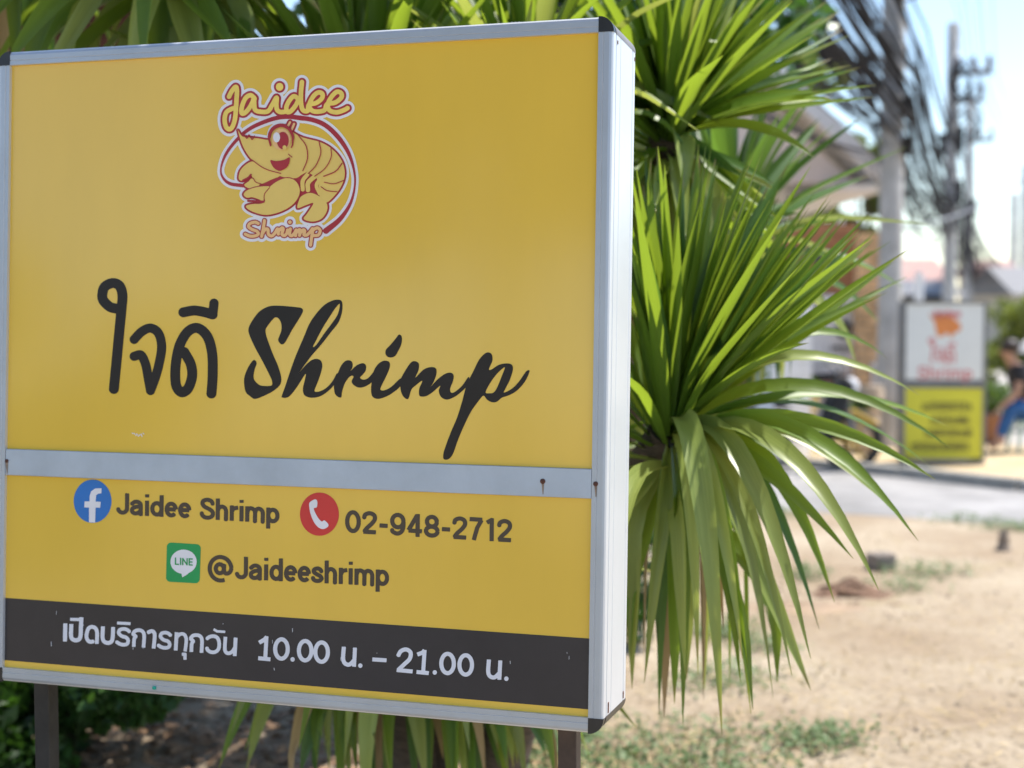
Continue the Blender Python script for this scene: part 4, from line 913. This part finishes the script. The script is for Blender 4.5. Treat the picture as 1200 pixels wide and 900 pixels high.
for px in (700, 790): 
    p = at(px, 330, Yh + .6); wn = BX('window', (p.x, Yh + .68, p.z), (.9, .1, 1.1), M['white'], hr); BX('pane', (p.x, Yh + .62, p.z), (.78, .04, .98), M['dark'], wn)
for px in (985,): 
    p = at(px, 300, Yh + 4.6); MB().tube([(p.x, p.y, -.1), (p.x, p.y, q0.z - .03)], .05, 8).build('post', M['white'], hr)
# white tiled wall turned towards the sun
p = at(905, 400, 14.6); wr = empty('tiled_wall', (p.x, p.y, 0), R(38)); tag(wr, 'bright white tiled wall in full sun behind the roadside shrub', 'wall')
zt = at(905, 350, 14.6).z; BX('core', (0, .08, zt / 2), (1.2, .12, zt), M['mortar'], wr)
for i in range(8):
    for j in range(10):
        h = zt / 10; BX('tile', (-.6 + (i + .5) * .15, .012, (j + .5) * h), (.144, .02, h - .006), M['tile'], wr)
p = at(896, 480, 12.9); 
BX_ = MB().box((0, 0, .62), (.14, .14, 1.24)); BX_.box((0, 0, 1.27), (.2, .2, .06)); o = BX_.build('gate_pillar', M['greyw'], bevel=.01); o.location = (p.x, p.y, 0); tag(o, 'short grey gate pillar between the shrub and the parked motorbike', 'pillar')
# timber cabin above grey shop front
Yc = 17.2; x0, x1 = at(934, 300, Yc).x, at(1003, 300, Yc).x; z0, z1 = at(960, 345, Yc).z, at(960, 262, Yc).z
cr = empty('kiosk', ((x0 + x1) / 2, Yc, 0)); tag(cr, 'small kiosk with orange timber upper box over a grey shop front', 'kiosk')
W_ = x1 - x0
BX('upper_box', (0, .8, (z0 + z1) / 2), (W_, 1.5, z1 - z0), M['wood'], cr)
for k in range(6): BX('plank', (0, .03, z0 + (k + .5) * (z1 - z0) / 6), (W_ + .02, .03, (z1 - z0) / 6 - .012), M['wood'], cr)
zz = at(960, 303, Yc).z; wn = BX('window', (-.10, .012, zz), (.36, .02, .13), M['dark'], cr)
sx0, sx1 = at(946, 400, Yc).x - cr.location.x, at(1019, 400, Yc).x - cr.location.x
BX('lintel', ((sx0 + sx1) / 2, .6, z0 - .06), (sx1 - sx0 + .1, 1.6, .10), M['white'], cr)
BX('shop_wall', ((sx0 + sx1) / 2, .7, (z0 - .11) / 2), (sx1 - sx0, 1.3, z0 - .115), M['greyw'], cr)
pb = BX('sign_panel', ((sx0 + sx1) / 2, .02, at(990, 400, Yc).z), (sx1 - sx0 - .06, .05, .75), mat('pale_grey_sign_panel', (.74, .74, .78), .6, .05, 4), cr)
s = Yc / FPX
def tfk(V, layer): return np.c_[(V[:, 0] - 990) * s + at(990, 400, Yc).x - cr.location.x, np.full(len(V), -.008 - .002 * layer), at(990, 400, Yc).z - (V[:, 1] - 400) * s]
decal('round_mark', Art().el((989, 386), 10, 11), 0, 1, M['rubber'], .5, cr, tfk); decal('round_mark', Art().pg([(984, 388), (989, 381), (994, 388), (989, 392)]), 0, 2, M['beigepot'], .4, cr, tfk)
a = Art()
for k in range(7): a.st([(975 + k * 4.2, 406), (975 + k * 4.2, 411)], 1.1); a.st([(975 + k * 4.2, 406), (978 + k * 4.2, 408)], .8)
decal('shop_lettering', a, 0, 1, M['rubber'], .4, cr, tfk)
pz = at(968, 432, Yc); BX('counter_opening', (pz.x - cr.location.x, .035, pz.z), (.28, .05, .26), M['dark'], cr); BX('counter', (pz.x - cr.location.x + .1, -.05, pz.z - .18), (.6, .2, .05), M['wood'], cr)
# brick pier
Yb = 16.9; bx0, bx1 = at(1006, 300, Yb).x, at(1030, 300, Yb).x; bt_ = at(1018, 272, Yb).z
br = empty('brick_pier', ((bx0 + bx1) / 2, Yb, 0)); tag(br, 'tall tan brick pier between the kiosk and the utility pole', 'pier')
BX('core', (0, .12, bt_ / 2), (bx1 - bx0 - .02, .2, bt_ - .02), M['mortar'], br); nrow = 18
for j in range(nrow):
    h = bt_ / nrow; sh = (j % 2) * .05
    for (u0, u1) in ((-(bx1 - bx0) / 2, -.02 + sh), (-.01 + sh, (bx1 - bx0) / 2)):
        BX('brick', ((u0 + u1) / 2, .10, (j + .5) * h), (u1 - u0, .24 + random.uniform(-.008, .008), h - .014), M['brick'], br)
# grey bar gate beside the pole
Yg = 16.6; g0 = at(1022, 500, Yg); g1 = at(1060, 500, Yg); gr = empty('bar_gate', (g0.x, Yg, 0)); tag(gr, 'grey vertical bar gate beside the thick utility pole', 'gate')
gz = at(1030, 425, Yg).z; n = 8
for k in range(n): BX('bar', (k * (g1.x - g0.x) / (n - 1), 0, gz / 2), (.028, .028, gz), M['greyw'], gr)
for z in (.08, gz * .55, gz - .03): BX('rail', ((g1.x - g0.x) / 2, .02, z), (g1.x - g0.x + .04, .02, .04), M['greyw'], gr)
# pots and jars
def pot(name, px, py, Y, prof, m, label, cat='pot', plant=None):
    p = at(px, py, Y); root = empty(name, (p.x, p.y, 0)); MB().lathe((0, 0, 0), prof, 18).build('vessel', m, root, smooth=True)
    MB().lathe((0, 0, prof[-1][1] - .03), [(prof[-1][0] * .9, 0), (prof[-1][0] * .9, .02)], 14).build('soil', M['dirt'], root)
    if plant:
        leaves(blob((0, 0, prof[-1][1] + plant * .7), (plant, plant, plant * .8), 700, .2), .07, M['treeg'], 'plant_crown', root)
    return tag(root, label, cat)
pot('flower_pot', 947, 480, 15.2, [(.10, 0), (.11, .02), (.06, .06), (.06, .42), (.09, .46), (.11, .48), (.125, .66), (.135, .66)], M['creampot'], 'cream pedestal flower pot with green plant behind the motorbike', 'flower pot', .11)
pot('jar', 1016, 520, 15.3, [(.10, 0), (.14, .05), (.16, .18), (.13, .30), (.10, .33), (.13, .35), (.12, .36)], M['beigepot'], 'wide beige stoneware jar on the sand, foot of a stack', 'jar')
pot('jar', 1018, 500, 15.7, [(.11, 0), (.13, .05), (.12, .4), (.15, .5), (.16, .64), (.14, .68), (.15, .70)], M['beigepot'], 'taller beige stoneware jar behind the wide one', 'jar')
pot('flower_pot', 1163, 500, 16.4, [(.12, 0), (.14, .02), (.18, .30), (.20, .31), (.20, .35), (.18, .35)], M['terracotta'], 'terracotta flower pot with a small plant beside the seated person', 'flower pot', .24)
p = at(758, 452, 14); root = empty('barrel', (p.x, p.y, 0)); tag(root, 'bright blue plastic barrel glimpsed behind the plant leaves', 'barrel')
zb = at(757, 432, 14).z
MB().lathe((0, 0, 0), [(.24, 0), (.27, .03), (.28, .3), (.29, .33), (.28, .36), (.28, zb * .65), (.29, zb * .68), (.28, zb * .71), (.265, zb - .03), (.24, zb)], 22).build('drum', M['bluep'], root, smooth=True)
for sx in (-1, 1): MB().lathe((sx * .12, 0, zb), [(.04, -.01), (.04, .03), (.03, .035)], 10).build('bung', M['rubber'], root)

# ------------------------------------------------------------------ parked motorbike
def motorbike(loc, rz):
    r = empty('motorbike', loc, rz); tag(r, 'black motorbike with yellow trim parked at the roadside behind the leaves', 'motorbike')
    for x in (-.6, .62):
        w_ = MB().tube([(x + .25 * math.cos(t), 0, .28 + .25 * math.sin(t)) for t in np.linspace(0, 2 * math.pi, 25)], .05, 8, False).build('wheel', M['rubber'], r, smooth=True)
        mb = MB()
        for k in range(6):
            t = k * math.pi / 3; mb.tube([(x, 0, .28), (x + .21 * math.cos(t), 0, .28 + .21 * math.sin(t))], .012, 5)
        mb.tube([(x, -.06, .28), (x, .06, .28)], .035, 8); mb.build('rim', M['yellowp'], w_)
    MB().prism([(-.75, -.10, .62), (-.3, -.12, .58), (.1, -.12, .42), (.2, -.1, .30), (-.25, -.1, .30), (-.5, -.1, .42), (-.78, -.08, .55)], (0, .22, 0)).build('body', M['rubber'], r, bevel=.03)
    MB().prism([(-.8, -.11, .70), (-.1, -.12, .68), (.0, -.10, .60), (-.3, -.12, .60), (-.75, -.10, .63)], (0, .23, 0)).build('seat', M['shirt'], r, bevel=.03)
    MB().prism([(.3, -.13, .35), (.42, -.14, .35), (.60, -.13, .82), (.50, -.12, .9), (.38, -.13, .7)], (0, .26, 0)).build('front_shield', M['rubber'], r, bevel=.03)
    for y in (-.07, .07): MB().tube([(.62, y, .28), (.50, y, .80)], .022, 8).build('fork', M['iron'], r)
    hb = MB().tube([(.36, -.34, .97), (.44, -.18, 1.0), (.48, 0, .92), (.44, .18, 1.0), (.36, .34, .97)], .015, 8).build('handlebar', M['iron'], r)
    for y in (-.2, .2): MB().tube([(.43, y, 1.0), (.45, y * 1.4, 1.18)], .007, 6).build('mirror_stalk', M['iron'], hb); 
    MB().lathe((.60, 0, .80), [(.02, -.08), (.07, -.05), (.08, 0), (.06, .05), (.02, .08)], 12).build('headlight', M['greyw'], r, smooth=True)
    MB().prism([(.36, -.06, .52), (.62, -.06, .58), (.86, -.05, .45), (.84, -.05, .42), (.60, -.06, .54)], (0, .12, 0)).build('front_fender', M['yellowp'], r, bevel=.01)
    MB().tube([(-.1, .14, .25), (-.5, .16, .28), (-.85, .16, .34)], [.03, .045, .05], 10).build('exhaust', M['iron'], r, smooth=True)
    for sx in (-1, 1): MB().tube([(-.15, .1 * sx, .32), (-.22, .2 * sx, .0)], .014, 6).build('stand_leg', M['iron'], r)
p = at(925, 520, 13.6); motorbike((p.x, 13.6, .008), R(8))

# ------------------------------------------------------------------ seated person
def person():
    Yp = 15.4; hip = at(1205, 476, Yp); root = empty('person', (hip.x, Yp, 0)); tag(root, 'person in black shirt and blue jeans leaning forward on a low stool', 'person')
    hz = .47
    J = {'hip': (0, 0, hz), 'waist': (-.03, 0, hz + .14), 'chest': (-.10, 0, hz + .34), 'neckb': (-.16, 0, hz + .46), 'neck': (-.19, 0, hz + .51), 'head': (-.22, 0, hz + .59), 'crown': (-.225, 0, hz + .68),
         'lk': (-.22, -.14, hz + .03), 'la': (-.37, -.16, .12), 'lt': (-.46, -.17, .07), 'rk': (.30, -.20, hz + .06), 'ra': (.30, -.26, .12), 'rt': (.24, -.36, .07), 'lh': (-.02, -.09, hz), 'rh': (.04, .09, hz),
         'ls': (-.13, -.17, hz + .42), 'le': (-.20, -.22, hz + .18), 'lw': (-.33, -.20, hz + .06), 'lf': (-.38, -.19, hz + .01), 'rs': (-.10, .17, hz + .42), 're': (.08, .20, hz + .20), 'rw': (.20, .02, hz + .12), 'rf': (.26, -.03, hz + .10)}
    def skin(name, edges, rad, m, sub=2):
        ks = []
        for a, b in edges:
            for k in (a, b):
                if k not in ks: ks.append(k)
        me = bpy.data.meshes.new(name); me.from_pydata([J[k] for k in ks], [(ks.index(a), ks.index(b)) for a, b in edges], []); me.materials.append(m)
        o = bpy.data.objects.new(name, me); COL.objects.link(o); o.parent = root
        o.modifiers.new('skin', 'SKIN')
        for i, k in enumerate(ks):
            d = me.skin_vertices[0].data[i]; rr = rad[k]; d.radius = rr if isinstance(rr, tuple) else (rr, rr); d.use_root = (i == 0)
        sb_ = o.modifiers.new('sub', 'SUBSURF'); sb_.levels = sub; sb_.render_levels = sub
        me.shade_smooth(); return o
    rad = dict(hip=.11, waist=.12, chest=.14, neckb=.07, neck=.05, head=.085, crown=.07, lk=.062, la=.04, lt=.035, rk=.062, ra=.04, rt=.035, lh=.09, rh=.09, ls=.06, le=.042, lw=.03, lf=.03, rs=.06, re=.042, rw=.03, rf=.03)
    E = [('hip', 'waist'), ('waist', 'chest'), ('chest', 'neckb'), ('neckb', 'neck'), ('neck', 'head'), ('head', 'crown'), ('hip', 'lh'), ('lh', 'lk'), ('lk', 'la'), ('la', 'lt'), ('hip', 'rh'), ('rh', 'rk'), ('rk', 'ra'), ('ra', 'rt'),
         ('chest', 'ls'), ('ls', 'le'), ('le', 'lw'), ('lw', 'lf'), ('chest', 'rs'), ('rs', 're'), ('re', 'rw'), ('rw', 'rf')]
    bd = skin('body', E, rad, M['skin'])
    J['lc'] = (-.35, -.158, .17); J['rc'] = (.30, -.255, .17)
    rj = dict(hip=.135, lh=.108, rh=.108, lk=.078, rk=.078, lc=.062, rc=.062)
    skin('jeans', [('hip', 'lh'), ('lh', 'lk'), ('lk', 'lc'), ('hip', 'rh'), ('rh', 'rk'), ('rk', 'rc')], rj, M['jeans'])
    J['lse'] = (-.175, -.205, hz + .28); J['rse'] = (.0, .19, hz + .30)
    skin('shirt', [('hip', 'waist'), ('waist', 'chest'), ('chest', 'neckb'), ('chest', 'ls'), ('ls', 'lse'), ('chest', 'rs'), ('rs', 'rse')], dict(hip=.125, waist=.138, chest=.158, neckb=.085, ls=.078, lse=.062, rs=.078, rse=.062), M['shirt'])
    mb = MB(); 
    hc = Vector(J['head']) + Vector((.02, 0, .05))
    mb.lathe(hc, [(.055, -.06), (.092, -.02), (.102, .03), (.09, .075), (.05, .10), (.01, .108)], 16); mb.build('hair', M['hair'], root, smooth=True)
    mb = MB(); f = Vector(J['head']); mb.tube([f + Vector((-.075, 0, .03)), f + Vector((-.105, 0, -.005)), f + Vector((-.08, 0, -.015))], [.008, .014, .008], 6); mb.build('nose', M['skin'], root, smooth=True)
    for sy in (-1, 1):
        MB().lathe(f + Vector((-.075, .032 * sy, .03)), [(.004, -.008), (.010, 0), (.004, .008)], 8).build('eye', M['hair'], root)
    for k in ('lf', 'rf'):
        c = Vector(J[k])
        for j in range(5): 
            d = Vector((-.03 - .012 * (j % 3), (j - 2) * .016, -.05)) if j else Vector((-.02, -.04, -.02))
            MB().tube([c + Vector((0, (j - 2) * .014, 0)), c + d * .7, c + d], [.011, .009, .007], 6).build('finger', M['skin'], root, smooth=True)
    for k in ('lt', 'rt'):
        c = Vector(J[k]); MB().box((c.x + .02, c.y, .02), (.25, .10, .035)).build('sandal', M['rubber'], root, bevel=.01)
    st = empty('stool', (hip.x + .02, Yp + .02, 0)); tag(st, 'low pale green plastic stool under the seated person', 'stool')
    BX('seat', (0, 0, .335), (.34, .34, .04), M['stool'], st, bevel=.015)
    for sx in (-1, 1):
        for sy in (-1, 1): MB().tube([(sx * .17, sy * .17, .012), (sx * .13, sy * .13, .33)], [.022, .028], 8).build('leg', M['stool'], st)
person()
# white parasol behind
p = at(1224, 402, 18.2); root = empty('parasol', (p.x, p.y, 0)); tag(root, 'small white parasol open before the low bushy tree', 'parasol')
MB().tube([(0, 0, 0), (0, 0, p.z + .1)], .02, 8).build('pole', M['iron'], root); MB().lathe((0, 0, p.z), [(.36, -.12), (.35, -.10), (.28, .0), (.18, .08), (.05, .12), (.01, .13)], 8).build('canopy', M['white'], root); MB().lathe((0, 0, 0), [(.2, 0), (.2, .05), (.05, .08)], 14).build('base', M['concrete'], root)

# ------------------------------------------------------------------ far houses
def farhouse(px0, px1, pyt, pye, Y, wallm, roofm, label, wins=2):
    a = at(px0, pye, Y); b = at(px1, pye, Y); t = at((px0 + px1) / 2, pyt, Y); cx = (a.x + b.x) / 2; wd = b.x - a.x
    r = empty('far_house', (cx, Y, 0)); BX('wall', (0, 2, a.z / 2), (wd, 4, a.z), wallm, r)
    MB().prism([(-wd / 2 - .3, -.3, a.z), (-wd / 2 - .3, 4.3, a.z), (-wd / 2 - .3, 2, t.z)], (wd + .6, 0, 0)).build('roof', roofm, r)
    for k in range(wins):
        x = (k + .5) / wins * wd - wd / 2; wn = BX('window', (x, -.02, a.z * .62), (wd / wins * .45, .08, a.z * .28), M['white'], r); BX('pane', (x, -.045, a.z * .62), (wd / wins * .38, .06, a.z * .23), M['dark'], wn)
    return tag(r, label, 'house')
farhouse(1056, 1106, 300, 330, 46, M['cream'], M['redroof'], 'distant cream house with faded red roof behind the advertising box', 3)
farhouse(1160, 1192, 303, 322, 58, M['cream'], M['redroof'], 'distant small red-roofed house beside the far utility poles', 2)
farhouse(1068, 1116, 326, 346, 34, M['rubber'], M['iron'], 'dark low shed with grey roof above the advertising box', 2)
farhouse(1196, 1260, 310, 345, 40, M['cream'], M['iron'], 'distant pale house with grey roof behind the green hedge', 3)
p = at(1077, 345, 33); BX_ = MB().tube([(0, 0, -.1), (0, 0, at(1077, 318, 33).z)], .1, 8); o = BX_.build('white_post', M['white']); o.location = (p.x, p.y, 0); tag(o, 'white post standing before the dark shed', 'post')
# dark plank house wall at far left
p = at(-40, 20, 8.2); pw = empty('plank_house', (p.x - .6, 8.2, 0), R(12)); tag(pw, 'dark red-brown plank house wall behind the drooping leaves', 'house')
BX('core', (0, .12, 1.8), (3.6, .12, 3.6), M['steel_dark'], pw)
for k in range(24): BX('plank', (0, .03, .08 + k * .148), (3.6, .04, .136), M['brownbrick'], pw, M=Matrix.Rotation(R(random.uniform(3, 6)), 3, 'X'))
MB().prism([(-2.1, -.9, 3.55), (-2.1, .7, 4.2), (-2.1, .7, 4.28), (-2.1, -.9, 3.63)], (4.2, 0, 0)).build('roof', M['redroof'], pw)
